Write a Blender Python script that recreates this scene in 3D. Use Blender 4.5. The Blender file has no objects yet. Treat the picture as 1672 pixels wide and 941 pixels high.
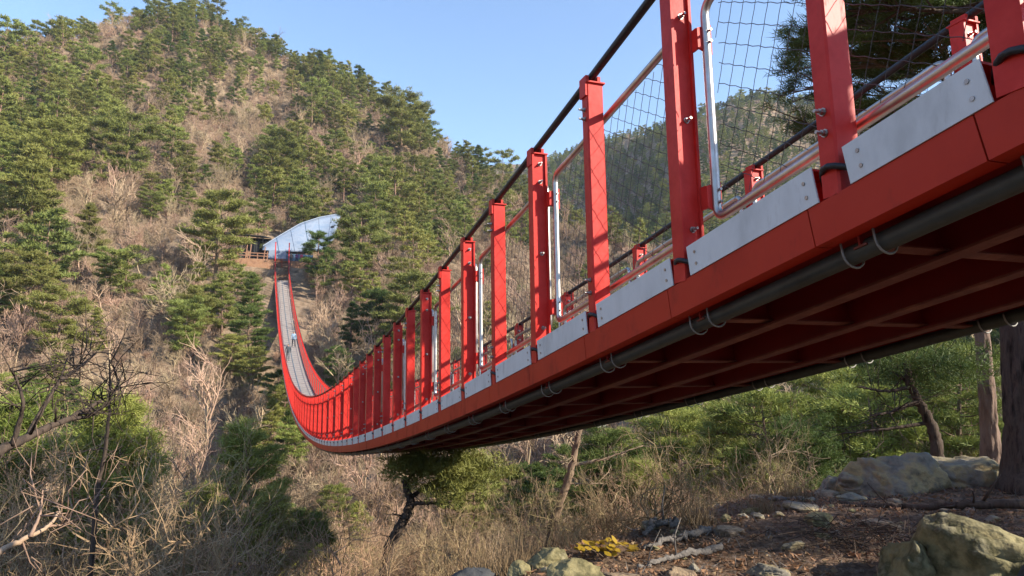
import bpy, math, random
import numpy as np
from mathutils import Vector

scene = bpy.context.scene
C = scene.collection
RNG = np.random.default_rng(7)
random.seed(7)

# ---------------------------------------------------------------- camera, sky, sun, exposure
F_PX, YAW, PITCH = 1115.0, math.radians(20.0), math.radians(6.5)
cam_d = bpy.data.cameras.new('camera'); cam = bpy.data.objects.new('camera', cam_d); C.objects.link(cam)
cam_d.sensor_width = 36.0; cam_d.lens = 36.0 * F_PX / 1672.0
cam_d.clip_start = 0.05; cam_d.clip_end = 4000
cam.location = (0, 0, 0); cam.rotation_euler = (math.pi/2 + PITCH, 0, -YAW)
scene.camera = cam

SUN = Vector((0.70, -0.578, 0.51)).normalized()
world = bpy.data.worlds.new('World'); scene.world = world; world.use_nodes = True
nt = world.node_tree; nt.nodes.clear()
w_out = nt.nodes.new('ShaderNodeOutputWorld'); w_bg = nt.nodes.new('ShaderNodeBackground')
sky = nt.nodes.new('ShaderNodeTexSky'); sky.sky_type = 'NISHITA'; sky.sun_disc = False
sky.sun_elevation = math.asin(SUN.z); sky.sun_rotation = math.atan2(SUN.x, SUN.y)
sky.air_density = 1.0; sky.dust_density = 0.15; sky.ozone_density = 3.0; sky.altitude = 300
nt.links.new(sky.outputs[0], w_bg.inputs[0]); nt.links.new(w_bg.outputs[0], w_out.inputs[0])
w_bg.inputs[1].default_value = 0.15
sun_d = bpy.data.lights.new('sun', 'SUN'); sun = bpy.data.objects.new('sun', sun_d); C.objects.link(sun)
sun_d.energy = 5.0; sun_d.angle = math.radians(0.5); sun_d.color = (1.0, 0.91, 0.76)
sun.rotation_euler = SUN.to_track_quat('Z', 'Y').to_euler()
vs = scene.view_settings
vs.view_transform = 'Standard'; vs.look = 'None'; vs.exposure = 1.12; vs.gamma = 1; vs.use_curve_mapping = False
cy = scene.cycles
cy.max_bounces = 6; cy.diffuse_bounces = 2; cy.glossy_bounces = 3; cy.transmission_bounces = 3
cy.transparent_max_bounces = 6; cy.volume_bounces = 0; cy.use_denoising = True
cy.caustics_reflective = False; cy.caustics_refractive = False

# ---------------------------------------------------------------- projection used to choose where things stand
_F = np.array([math.sin(YAW)*math.cos(PITCH), math.cos(YAW)*math.cos(PITCH), math.sin(PITCH)])
_R = np.array([math.cos(YAW), -math.sin(YAW), 0.0]); _U = np.cross(_R, _F)
def project(P):
    P = np.asarray(P, float); d = np.maximum(P @ _F, 1e-3)
    return 836 + F_PX*(P @ _R)/d, 470.5 - F_PX*(P @ _U)/d
def ray(px, py):
    d = _F + _R*((px-836)/F_PX) - _U*((py-470.5)/F_PX)
    return d/np.linalg.norm(d)

# ---------------------------------------------------------------- helpers
def tag(o, label=None, cat=None, group=None, kind=None):
    if label: o['label'] = label
    if cat: o['category'] = cat
    if group: o['group'] = group
    if kind: o['kind'] = kind
    return o
def empty(name, loc=(0, 0, 0), rz=0.0):
    o = bpy.data.objects.new(name, None); o.empty_display_size = 0.2
    o.location = loc; o.rotation_euler = (0, 0, rz); C.objects.link(o); return o
def link_mesh(name, me, parent=None, loc=None, rot=None):
    o = bpy.data.objects.new(name, me); C.objects.link(o)
    if parent is not None: o.parent = parent
    if loc is not None: o.location = loc
    if rot is not None: o.rotation_euler = rot
    return o

class MB:
    """collects vertices and faces of one mesh"""
    def __init__(self): self.v = []; self.f = []; self.m = []; self.n = 0
    def add(self, verts, faces, mat=0):
        b = self.n; verts = np.asarray(verts, float).reshape(-1, 3)
        self.v.append(verts); self.n += len(verts)
        for f in faces: self.f.append(tuple(b+i for i in f)); self.m.append(mat)
    def hexa(self, p, mat=0):
        self.add(p, [(0,3,2,1),(4,5,6,7),(0,1,5,4),(1,2,6,5),(2,3,7,6),(3,0,4,7)], mat)
    def box(self, x0, x1, y0, y1, z0, z1, mat=0):
        self.hexa([(x0,y0,z0),(x1,y0,z0),(x1,y1,z0),(x0,y1,z0),(x0,y0,z1),(x1,y0,z1),(x1,y1,z1),(x0,y1,z1)], mat)
    def tube(self, pts, r, sides=8, mat=0, cap=True, ref=(1, 0, 0)):
        pts = np.asarray(pts, float); n = len(pts)
        r = np.broadcast_to(np.asarray(r, float), (n,))
        t = np.gradient(pts, axis=0); t /= np.linalg.norm(t, axis=1)[:, None] + 1e-12
        ref = np.asarray(ref, float)
        a = np.cross(t, ref); la = np.linalg.norm(a, axis=1)
        if la.min() < 0.05:
            a = np.cross(t, np.array([0.31, 0.55, 0.77])); la = np.linalg.norm(a, axis=1)
        a /= la[:, None]; b = np.cross(t, a)
        ang = np.arange(sides)*2*math.pi/sides
        ring = pts[:, None, :] + r[:, None, None]*(np.cos(ang)[None, :, None]*a[:, None, :] + np.sin(ang)[None, :, None]*b[:, None, :])
        fs = []
        for i in range(n-1):
            for j in range(sides):
                k = (j+1) % sides
                fs.append((i*sides+j, i*sides+k, (i+1)*sides+k, (i+1)*sides+j))
        if cap:
            fs.append(tuple(range(sides-1, -1, -1))); fs.append(tuple((n-1)*sides+j for j in range(sides)))
        self.add(ring.reshape(-1, 3), fs, mat)
    def mesh(self, name, mats, smooth=False):
        me = bpy.data.meshes.new(name)
        me.from_pydata(np.concatenate(self.v) if self.v else [], [], self.f)
        for m in mats: me.materials.append(m)
        if len(mats) > 1: me.polygons.foreach_set('material_index', self.m)
        if smooth: me.polygons.foreach_set('use_smooth', [True]*len(me.polygons))
        me.update(); return me
    def build(self, name, mats, parent=None, smooth=False, loc=None, rot=None):
        if not isinstance(mats, (list, tuple)): mats = [mats]
        return link_mesh(name, self.mesh(name, mats, smooth), parent, loc, rot)

def raw_mesh(name, verts, faces, mats, midx=None, smooth=False):
    """fast mesh from numpy arrays of equal-sized faces"""
    verts = np.asarray(verts, np.float32).reshape(-1, 3); faces = np.asarray(faces, np.int32)
    k = faces.shape[1]; n = len(faces)
    me = bpy.data.meshes.new(name)
    me.vertices.add(len(verts)); me.vertices.foreach_set('co', verts.ravel())
    me.loops.add(n*k); me.loops.foreach_set('vertex_index', faces.ravel())
    me.polygons.add(n); me.polygons.foreach_set('loop_start', np.arange(0, n*k, k, dtype=np.int32))
    for m in mats: me.materials.append(m)
    if midx is not None: me.polygons.foreach_set('material_index', np.asarray(midx, np.int32))
    me.polygons.foreach_set('use_smooth', np.full(n, smooth, dtype=bool))
    me.update(calc_edges=True); return me

# ---------------------------------------------------------------- value noise
def _hash(i, j, s):
    h = (i*374761393 + j*668265263 + s*1442695041) & 0xFFFFFFFF
    h = ((h ^ (h >> 13))*1274126177) & 0xFFFFFFFF
    return ((h ^ (h >> 16)) & 0xFFFF)/65535.0
def vnoise(x, y, s=0):
    x = np.asarray(x, float); y = np.asarray(y, float)
    i = np.floor(x).astype(np.int64); j = np.floor(y).astype(np.int64)
    u = x-i; v = y-j; u = u*u*(3-2*u); v = v*v*(3-2*v)
    a = _hash(i, j, s); b = _hash(i+1, j, s); c = _hash(i, j+1, s); d = _hash(i+1, j+1, s)
    return (a*(1-u)+b*u)*(1-v) + (c*(1-u)+d*u)*v
def fbm(x, y, s=0, o=4):
    t = 0; a = 0.5
    for k in range(o): t = t + a*(vnoise(x*2**k, y*2**k, s+k)-0.5); a *= 0.5
    return t

# ---------------------------------------------------------------- materials
MATS = {}
def mat(name, col, rough=0.6, metal=0.0, var=None, scale=8.0, bump=0.0, bscale=30.0, spec=0.4, coords='Object', stretch=(1, 1, 1), rand=0.0, trans=0.0, detail=4.0, grime=None):
    m = bpy.data.materials.new(name); m.use_nodes = True
    n = m.node_tree.nodes; L = m.node_tree.links
    p = n['Principled BSDF']; p.inputs['Roughness'].default_value = rough; p.inputs['Metallic'].default_value = metal
    p.inputs['Specular IOR Level'].default_value = spec
    tc = n.new('ShaderNodeTexCoord'); mp = n.new('ShaderNodeMapping'); mp.inputs['Scale'].default_value = stretch
    L.new(tc.outputs[coords], mp.inputs['Vector'])
    col_out = None
    if var is not None:
        nz = n.new('ShaderNodeTexNoise'); nz.inputs['Scale'].default_value = scale; nz.inputs['Detail'].default_value = detail
        nz.inputs['Roughness'].default_value = 0.6
        L.new(mp.outputs[0], nz.inputs['Vector'])
        cr = n.new('ShaderNodeValToRGB'); els = cr.color_ramp.elements
        cols = [col] + list(var)
        els[0].position = 0.3; els[1].position = 0.7
        els[0].color = (*cols[0], 1); els[1].color = (*cols[-1], 1)
        for i in range(1, len(cols)-1):
            e = els.new(0.3+0.4*i/(len(cols)-1)); e.color = (*cols[i], 1)
        L.new(nz.outputs['Fac'], cr.inputs[0]); col_out = cr.outputs[0]
    else:
        rgb = n.new('ShaderNodeRGB'); rgb.outputs[0].default_value = (*col, 1); col_out = rgb.outputs[0]
    if rand > 0:
        oi = n.new('ShaderNodeObjectInfo'); hsv = n.new('ShaderNodeHueSaturation')
        mr = n.new('ShaderNodeMapRange'); mr.inputs[3].default_value = 1-rand; mr.inputs[4].default_value = 1+rand
        L.new(oi.outputs['Random'], mr.inputs[0]); L.new(mr.outputs[0], hsv.inputs['Value'])
        mh = n.new('ShaderNodeMapRange'); mh.inputs[3].default_value = 0.5+0.09*rand; mh.inputs[4].default_value = 0.5-0.05*rand
        mul = n.new('ShaderNodeMath'); mul.operation = 'MULTIPLY'; mul.inputs[1].default_value = 7.31
        fr = n.new('ShaderNodeMath'); fr.operation = 'FRACT'
        L.new(oi.outputs['Random'], mul.inputs[0]); L.new(mul.outputs[0], fr.inputs[0]); L.new(fr.outputs[0], mh.inputs[0])
        L.new(mh.outputs[0], hsv.inputs['Hue'])
        L.new(col_out, hsv.inputs['Color']); col_out = hsv.outputs[0]
    if grime is not None:
        gcol, gscale, glo, ghi, gamt, gst = grime
        m2 = n.new('ShaderNodeMapping'); m2.inputs['Scale'].default_value = gst; L.new(tc.outputs[coords], m2.inputs['Vector'])
        n2 = n.new('ShaderNodeTexNoise'); n2.inputs['Scale'].default_value = gscale; n2.inputs['Detail'].default_value = 9; n2.inputs['Roughness'].default_value = 0.7
        L.new(m2.outputs[0], n2.inputs['Vector'])
        r2 = n.new('ShaderNodeMapRange'); r2.inputs[1].default_value = glo; r2.inputs[2].default_value = ghi; r2.inputs[4].default_value = gamt
        L.new(n2.outputs['Fac'], r2.inputs[0])
        x2 = n.new('ShaderNodeMix'); x2.data_type = 'RGBA'; x2.inputs[7].default_value = (*gcol, 1)
        L.new(r2.outputs[0], x2.inputs[0]); L.new(col_out, x2.inputs[6]); col_out = x2.outputs[2]
        r3 = n.new('ShaderNodeMapRange'); r3.inputs[1].default_value = glo; r3.inputs[2].default_value = ghi; r3.inputs[3].default_value = rough; r3.inputs[4].default_value = min(rough+0.3, 1)
        L.new(n2.outputs['Fac'], r3.inputs[0]); L.new(r3.outputs[0], p.inputs['Roughness'])
    L.new(col_out, p.inputs['Base Color'])
    if bump > 0:
        nb = n.new('ShaderNodeTexNoise'); nb.inputs['Scale'].default_value = bscale; nb.inputs['Detail'].default_value = 5
        L.new(mp.outputs[0], nb.inputs['Vector'])
        bp = n.new('ShaderNodeBump'); bp.inputs['Strength'].default_value = bump; bp.inputs['Distance'].default_value = 0.05
        L.new(nb.outputs['Fac'], bp.inputs['Height']); L.new(bp.outputs[0], p.inputs['Normal'])
    if trans > 0:
        tr = n.new('ShaderNodeBsdfTranslucent'); L.new(col_out, tr.inputs['Color'])
        mx = n.new('ShaderNodeMixShader'); mx.inputs[0].default_value = trans
        L.new(p.outputs[0], mx.inputs[1]); L.new(tr.outputs[0], mx.inputs[2])
        L.new(mx.outputs[0], n['Material Output'].inputs['Surface'])
    MATS[name] = m; return m

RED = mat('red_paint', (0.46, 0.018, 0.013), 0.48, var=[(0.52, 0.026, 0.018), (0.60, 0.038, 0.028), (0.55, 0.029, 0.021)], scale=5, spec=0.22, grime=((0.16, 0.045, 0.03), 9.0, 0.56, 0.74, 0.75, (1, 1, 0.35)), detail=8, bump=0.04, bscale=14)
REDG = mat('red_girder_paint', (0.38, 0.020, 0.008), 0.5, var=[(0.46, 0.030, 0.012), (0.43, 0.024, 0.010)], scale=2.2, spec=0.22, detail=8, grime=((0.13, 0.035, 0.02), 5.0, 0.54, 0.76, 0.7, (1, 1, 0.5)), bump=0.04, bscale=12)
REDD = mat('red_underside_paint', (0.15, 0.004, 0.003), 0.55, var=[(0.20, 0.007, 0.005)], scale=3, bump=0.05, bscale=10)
PRIMER = mat('rusty_primer_steel', (0.17, 0.045, 0.03), 0.65, var=[(0.12, 0.025, 0.018), (0.22, 0.075, 0.05)], scale=5, bump=0.08)
WHITE = mat('light_grey_plate_paint', (0.50, 0.51, 0.50), 0.5, var=[(0.60, 0.61, 0.60), (0.66, 0.67, 0.66), (0.62, 0.63, 0.62)], scale=5, bump=0.03, bscale=6, detail=9, stretch=(1, 1, 0.45), grime=((0.22, 0.19, 0.16), 8.0, 0.57, 0.78, 0.6, (1, 1, 0.3)))
STEEL = mat('stainless_steel', (0.50, 0.49, 0.475), 0.38, 1.0, var=[(0.44, 0.40, 0.36), (0.60, 0.58, 0.56)], scale=6)
CABLE = mat('black_cable_sheath', (0.012, 0.013, 0.016), 0.45, var=[(0.022, 0.023, 0.027)], scale=12, bump=0.2, bscale=40)
PIPE = mat('dark_green_grey_pipe', (0.024, 0.029, 0.028), 0.5, var=[(0.040, 0.046, 0.043), (0.020, 0.024, 0.023)], scale=5, bump=0.05)
NETM = mat('dark_net_cord', (0.06, 0.058, 0.056), 0.5)
DECKM = mat('grey_deck_boards', (0.29, 0.25, 0.215), 0.85, var=[(0.34, 0.295, 0.26), (0.25, 0.215, 0.19)], scale=1.5)
DECKJ = mat('deck_board_joint', (0.16, 0.15, 0.15), 0.8)
TEAL = mat('blue_grey_deck_strip', (0.10, 0.15, 0.19), 0.6)
GALV = mat('dull_galvanised_rod', (0.26, 0.25, 0.23), 0.6, 0.3, var=[(0.18, 0.17, 0.155)], scale=20)
BOLT = mat('bolt_steel', (0.42, 0.40, 0.38), 0.42, 1.0, var=[(0.30, 0.26, 0.23)], scale=40)
EARTHR = mat('red_brown_earth', (0.26, 0.13, 0.075), 0.95, var=[(0.34, 0.19, 0.11), (0.20, 0.10, 0.06)], scale=1.2, bump=0.6, bscale=4)
TIMBER = mat('weathered_brown_timber', (0.26, 0.13, 0.075), 0.8, var=[(0.34, 0.18, 0.11)], scale=4)
TARP = mat('pale_blue_white_sheet', (0.15, 0.20, 0.28), 0.6, var=[(0.23, 0.27, 0.34), (0.17, 0.23, 0.32)], scale=0.6, bump=0.15, bscale=0.8)
TARPD = mat('blue_grey_panel', (0.10, 0.17, 0.24), 0.6)
DARKNET = mat('charcoal_shade_cloth', (0.012, 0.013, 0.015), 0.9, var=[(0.02, 0.021, 0.022)], scale=2)
DARKM = mat('near_black', (0.01, 0.01, 0.012), 0.9)

PINE = mat('pine_needles', (0.150, 0.160, 0.032), 0.6, var=[(0.250, 0.250, 0.062), (0.195, 0.205, 0.046)], scale=0.9, spec=0.25, rand=0.32, trans=0.22)
PINEY = mat('yellow_green_pine_needles', (0.17, 0.20, 0.04), 0.6, var=[(0.27, 0.28, 0.07)], scale=0.8, spec=0.2, rand=0.2, trans=0.25)
PINED = mat('deep_green_pine_needles', (0.075, 0.108, 0.026), 0.6, var=[(0.120, 0.150, 0.036)], scale=0.9, spec=0.2, rand=0.2, trans=0.22)
BARKH = mat('pine_bark', (0.16, 0.095, 0.065), 0.9, var=[(0.24, 0.15, 0.10)], scale=4, rand=0.2)
TWIG = mat('bare_twigs', (0.22, 0.135, 0.085), 0.85, var=[(0.40, 0.27, 0.18), (0.30, 0.20, 0.13)], scale=0.7, rand=0.30)
TWIGN = mat('brown_brush_twigs', (0.16, 0.095, 0.052), 0.88, var=[(0.34, 0.225, 0.13), (0.24, 0.15, 0.085)], scale=1.6, rand=0.3)
TWIGD = mat('dark_bare_stems', (0.12, 0.08, 0.055), 0.9, var=[(0.28, 0.19, 0.125)], scale=1.2, rand=0.3)
DRYLEAF = mat('dry_brown_leaves', (0.22, 0.115, 0.055), 0.8, var=[(0.34, 0.20, 0.10), (0.16, 0.075, 0.04)], scale=3, rand=0.3, trans=0.2)
BARKD = mat('dark_furrowed_bark', (0.016, 0.012, 0.010), 0.95, var=[(0.085, 0.062, 0.048), (0.045, 0.034, 0.028)], scale=16, spec=0.15, stretch=(1, 1, 0.22), bump=1.0, bscale=9)
BARKR = mat('reddish_pine_bark', (0.13, 0.085, 0.065), 0.95, var=[(0.20, 0.135, 0.10), (0.085, 0.06, 0.05)], scale=8, stretch=(1, 1, 0.35), bump=0.9, bscale=10)
ROCKO = mat('mossy_ochre_rock', (0.15, 0.12, 0.045), 0.92, var=[(0.26, 0.22, 0.11), (0.09, 0.08, 0.035), (0.30, 0.26, 0.16)], scale=4.5, bump=1.0, bscale=8, detail=11)
ROCKG = mat('grey_rock', (0.075, 0.07, 0.062), 0.92, var=[(0.19, 0.17, 0.135), (0.30, 0.235, 0.12), (0.06, 0.058, 0.055)], scale=3.6, bump=1.0, bscale=7, detail=11)  # ochre stop puts the crest boulders' sunlit tone into the grey
ROCKT = mat('warm_tan_rock', (0.17, 0.115, 0.07), 0.92, var=[(0.30, 0.22, 0.14), (0.13, 0.09, 0.06), (0.36, 0.28, 0.19)], scale=6, bump=1.0, bscale=10, detail=10)
ROCKD = mat('dark_slate_rock', (0.035, 0.037, 0.04), 0.9, var=[(0.075, 0.078, 0.085)], scale=4, bump=0.8, bscale=9)
WOODG = mat('grey_dead_wood', (0.10, 0.09, 0.08), 0.9, var=[(0.17, 0.15, 0.135), (0.055, 0.048, 0.042)], scale=5, stretch=(1, 1, 1), bump=0.5)
YLEAF = mat('yellow_leaves', (0.30, 0.19, 0.012), 0.6, var=[(0.38, 0.25, 0.02), (0.14, 0.085, 0.015)], scale=6, trans=0.3)
GLEAF = mat('green_undergrowth', (0.085, 0.11, 0.022), 0.7, var=[(0.15, 0.16, 0.04), (0.19, 0.18, 0.05)], scale=0.6, rand=0.3, trans=0.25)
STRAW = mat('dry_straw', (0.24, 0.165, 0.085), 0.85, var=[(0.16, 0.105, 0.06)], scale=3)

# ground material: leaf litter, dirt and thin moss
def ground_mat():
    m = bpy.data.materials.new('leaf_litter_ground'); m.use_nodes = True
    n = m.node_tree.nodes; L = m.node_tree.links; p = n['Principled BSDF']; p.inputs['Roughness'].default_value = 0.95
    p.inputs['Specular IOR Level'].default_value = 0.15
    tc = n.new('ShaderNodeTexCoord')
    def noise(sc, det=5, rough=0.65):
        z = n.new('ShaderNodeTexNoise'); z.inputs['Scale'].default_value = sc; z.inputs['Detail'].default_value = det
        z.inputs['Roughness'].default_value = rough; L.new(tc.outputs['Object'], z.inputs['Vector']); return z.outputs['Fac']
    def ramp(fac, stops):
        r = n.new('ShaderNodeValToRGB'); e = r.color_ramp.elements
        e[0].position = stops[0][0]; e[0].color = (*stops[0][1], 1); e[1].position = stops[-1][0]; e[1].color = (*stops[-1][1], 1)
        for q, c in stops[1:-1]:
            k = e.new(q); k.color = (*c, 1)
        L.new(fac, r.inputs[0]); return r.outputs[0]
    fine = ramp(noise(14.0, 6, 0.75), [(0.33, (0.060, 0.040, 0.028)), (0.5, (0.15, 0.095, 0.062)), (0.62, (0.24, 0.165, 0.115)), (0.72, (0.32, 0.25, 0.19))])
    coarse = ramp(noise(0.9, 5), [(0.35, (0.16, 0.105, 0.065)), (0.5, (0.26, 0.185, 0.125)), (0.65, (0.21, 0.16, 0.11))])
    far = ramp(noise(0.45, 8, 0.75), [(0.36, (0.07, 0.055, 0.035)), (0.48, (0.20, 0.14, 0.09)), (0.58, (0.29, 0.21, 0.14)), (0.68, (0.12, 0.11, 0.05))])
    geo = n.new('ShaderNodeNewGeometry'); ln = n.new('ShaderNodeVectorMath'); ln.operation = 'LENGTH'
    L.new(geo.outputs['Position'], ln.inputs[0])
    def mixr(a, b, lo, hi):
        mr = n.new('ShaderNodeMapRange'); mr.inputs[1].default_value = lo; mr.inputs[2].default_value = hi
        L.new(ln.outputs['Value'], mr.inputs[0])
        mx = n.new('ShaderNodeMix'); mx.data_type = 'RGBA'; L.new(mr.outputs[0], mx.inputs[0])
        L.new(a, mx.inputs[6]); L.new(b, mx.inputs[7]); return mx.outputs[2]
    c = mixr(mixr(fine, coarse, 9, 16), far, 60, 120)
    L.new(c, p.inputs['Base Color'])
    bp = n.new('ShaderNodeBump'); bp.inputs['Strength'].default_value = 0.9; bp.inputs['Distance'].default_value = 0.03
    L.new(noise(22.0, 6, 0.7), bp.inputs['Height']); L.new(bp.outputs[0], p.inputs['Normal'])
    return m
GROUND = ground_mat()

# ---------------------------------------------------------------- terrain
# stations: angle from the bridge axis, knoll edge, valley (r, z), z at 75 m, z at 115 m, ridge (r, tan), far ridge (r, tan)
ST = [(-180, 30, 45, -4, -4, -4, 200, .05, 400, .05),
      (-100, 10, 45, -9, -4, 4, 200, .15, 420, .10),
      (-60, 3.6, 40, -12, -3, 14, 200, .30, 420, .20),
      (-30, 3.4, 38, -13, -3, 16, 215, .37, 480, .25),
      (-18, 3.4, 38, -13, -3, 16, 230, .385, 500, .25),
      (-11, 3.4, 38, -13, -3, 16, 240, .458, 500, .25),
      (-6, 3.4, 38, -13, -3, 16, 250, .492, 500, .25),
      (0, 3.4, 38, -13.5, -5.5, 14.5, 245, .475, 500, .25),
      (5, 3.4, 38, -13.5, -5.5, 14, 235, .445, 500, .26),
      (10, 3.6, 38, -13, -3, 15, 225, .395, 500, .28),
      (15, 4.6, 38, -12, -3, 13, 210, .328, 500, .29),
      (20, 5.6, 36, -11, -3, 10, 190, .275, 500, .300),
      (24, 6.6, 34, -10, -2, 8, 170, .222, 480, .325),
      (28.5, 7.4, 32, -9, -2, 6, 150, .200, 465, .342),
      (32.5, 8.0, 30, -8.5, -2, 4, 132, .150, 385, .356),
      (36, 8.7, 30, -8, -2, 3, 125, .090, 380, .372),
      (40, 9.5, 30, -8, -2, 3, 125, .060, 385, .374),
      (44, 10.5, 30, -8, -2, 3, 125, .055, 400, .342),
      (48, 11.5, 30, -8, -2, 3, 125, .05, 420, .336),
      (54, 12.5, 30, -8, -2, 3, 125, .05, 430, .320),
      (60, 13.5, 32, -8, -2, 3, 125, .05, 430, .31),
      (80, 18, 36, -6, -2, 2, 150, .05, 430, .22),
      (110, 30, 50, -4, -3, 0, 180, .05, 420, .10),
      (180, 30, 45, -4, -4, -4, 200, .05, 400, .05)]
ST = np.array(ST, float)
TH = np.arange(-180, 180.01, 0.5)
LR = np.linspace(math.log(0.6), math.log(900), 420); RR = np.exp(LR)
def _table():
    cols = [np.interp(TH, ST[:, 0], ST[:, k]) for k in range(10)]
    T = np.zeros((len(TH), len(RR)))
    for i in range(len(TH)):
        _, re, rv, zv, z75, z115, R, tR, R2, t2 = [c[i] for c in cols]
        pts = [(0, -1.62), (re-0.6, -1.62), (re+0.5, -1.85), (re+4, -3.2), (min(re+10, rv-3), -5.4), (rv, zv*0.86),
               (max(75, rv+15), z75), (115, z115)]
        zR = R*tR - 2.5*np.interp(TH[i], [-8, 0, 20, 30], [0, 1, 1, 0])
        if R > 125: pts += [(R*0.62+115*0.38, z115+(zR-z115)*0.55), (R*0.94, z115+(zR-z115)*0.95)]
        pts += [(max(R, 124), zR), (max(R, 124)*1.18, max(zR*0.86, 0.12*R2*t2)), (R2*0.62, max(0.38*R2*t2, zR*0.3)), (R2*0.86, 0.76*R2*t2), (R2, R2*t2), (R2*1.3, R2*t2*0.9), (2000, R2*t2*0.5)]
        pts = sorted(pts); px = [p[0] for p in pts]; pz = [p[1] for p in pts]
        T[i] = np.interp(RR, px, pz)
    k = np.exp(-0.5*(np.arange(-4, 5)/1.8)**2); k /= k.sum()
    Tp = np.concatenate([T[-5:-1], T, T[1:5]], 0)
    T = sum(k[j]*Tp[j:j+len(TH)] for j in range(9))
    k = np.exp(-0.5*(np.arange(-3, 4)/1.3)**2); k /= k.sum()
    Tp = np.pad(T, ((0, 0), (3, 3)), 'edge')
    return sum(k[j]*Tp[:, j:j+len(RR)] for j in range(7))
TAB = _table()
KNOLL = lambda th: np.interp(th, ST[:, 0], ST[:, 1])
RIDGE = lambda th: np.interp(th, ST[:, 0], ST[:, 6])
def ground_z(x, y):
    x = np.asarray(x, float); y = np.asarray(y, float)
    r = np.maximum(np.hypot(x, y), 0.61); th = np.degrees(np.arctan2(x, y))
    a = (th+180)/0.5; i = np.clip(a.astype(int), 0, len(TH)-2); u = a-i
    b = (np.log(np.minimum(r, 890))-LR[0])/(LR[1]-LR[0]); j = np.clip(b.astype(int), 0, len(RR)-2); v = b-j
    z = (TAB[i, j]*(1-u)+TAB[i+1, j]*u)*(1-v) + (TAB[i, j+1]*(1-u)+TAB[i+1, j+1]*u)*v
    w = np.clip((r-12)/40, 0, 1)
    z = z + w*5.0*fbm(x/32, y/32, 3, 4)
    wf = np.clip((r-200)/80, 0, 1)
    z = z + wf*26*fbm(x/95, y/95, 21, 4)
    # gullies running down the mountain face to the lower left
    g = np.abs(vnoise((x*0.86+y*0.25)/26, (y-0.3*x)/90, 31)-0.5)*2
    z = z - np.clip((r-105)/40, 0, 1)*np.clip(1.5-r/260, 0, 1)*5.0*(1-g)**2
    wn = np.clip((16-r)/6, 0, 1)
    z = z + wn*(0.26*fbm(x/1.4, y/1.4, 9, 4)+0.09*fbm(x/0.3, y/0.3, 12, 3))
    # knoll rises gently to the right of the camera, bank behind carries the bridge's start
    z = z + 0.35*np.exp(-((x-9)**2+(y-4)**2)/12.0)
    z = z + 3.6*np.exp(-((x-3)**2+(y+9)**2)/22.0)
    # levelled terrace at the far landing
    d = np.exp(-(((x-2.5)/8.5)**4+((y-120)/5.5)**4)); z = z*(1-d) + 16.9*d
    return z
def gz(x, y): return float(ground_z(np.array([x]), np.array([y]))[0])
def hit(px, py, rmin=3.0, rmax=700):
    """where the ray through a pixel of the photograph meets the ground"""
    d = ray(px, py); t = np.geomspace(rmin, rmax, 1600)
    P = t[:, None]*d; below = P[:, 2] < ground_z(P[:, 0], P[:, 1])
    k = int(np.argmax(below)) if below.any() else len(t)-1
    return P[k]

def build_terrain():
    ang = np.concatenate([np.arange(-180, -24, 3.0), np.arange(-24, 64, 0.35), np.arange(64, 180, 3.0)])
    rad = np.concatenate([np.linspace(0.35, 3, 12), np.geomspace(3.1, 16, 105), np.geomspace(16.4, 860, 170)])
    A, Rr = np.meshgrid(np.radians(ang), rad, indexing='ij')
    X = Rr*np.sin(A); Y = Rr*np.cos(A); Z = ground_z(X, Y)
    na, nr = A.shape
    V = np.stack([X, Y, Z], -1).reshape(-1, 3)
    i, j = np.meshgrid(np.arange(na), np.arange(nr-1), indexing='ij')
    i2 = (i+1) % na
    Fq = np.stack([i*nr+j, i*nr+j+1, i2*nr+j+1, i2*nr+j], -1).reshape(-1, 4)
    ctr = len(V); V = np.concatenate([V, [[0, 0, -1.62]]])
    me = raw_mesh('hillside_ground', V, Fq, [GROUND], smooth=True)
    o = link_mesh('hillside_ground', me); tag(o, kind='structure')
build_terrain()

# ---------------------------------------------------------------- suspension bridge
D, W, LAST = 1.985, 2.15, 112
def Zf(s): return 1.057 - 0.2239*s + 0.00297*s*s
def Zp(s): return -0.2239 + 0.00594*s
def xo(s): return -0.6*(np.maximum(s, 0)/110.0)**3
def bp(s, x, n):
    """bridge point: s along, x across from the left outer face, n above the girder top"""
    a = np.arctan(Zp(s))
    return np.stack(np.broadcast_arrays(D + x + xo(s), s - n*np.sin(a), Zf(s) + n*np.cos(a)), -1)
def sweep_box(mb, ss, x0, x1, n0, n1, m=0):
    ss = np.asarray(ss, float); k = len(ss)
    ring = np.stack([bp(ss, x0, n0), bp(ss, x1, n0), bp(ss, x1, n1), bp(ss, x0, n1)], 1)
    f = []
    for i in range(k-1):
        for j in range(4):
            q = (j+1) % 4; f.append((i*4+j, i*4+q, (i+1)*4+q, (i+1)*4+j))
    f += [(3, 2, 1, 0), tuple((k-1)*4+j for j in range(4))]
    mb.add(ring.reshape(-1, 3), f, m)
S0 = -4.05
POSTS = [1.27 + k for k in range(-5, 1)] + [1.95 + k for k in range(0, 111)]       # girder-top stations of the posts; index 6 is the nearest tall one in view
bridge = empty('suspension_bridge', tuple(bp(np.array(0.0), W/2, 0.0)))
tag(bridge, 'long red suspension footbridge sagging across the valley to the far mountainside', 'footbridge')
BO = Vector(bridge.location)
def part(mb, name, mats, parent=bridge, smooth=False, kind=None):
    for v in mb.v: v -= np.array(BO)
    o = mb.build(name, mats, parent, smooth)
    if kind: o['kind'] = kind
    return o
def mir(x, side): return x if side == 0 else W - x
OFF = (0.0, -0.15)                              # the right row of posts stands a hand's breadth nearer
sl = np.concatenate([np.arange(S0, 112, 0.5), [112.0]])
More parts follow.
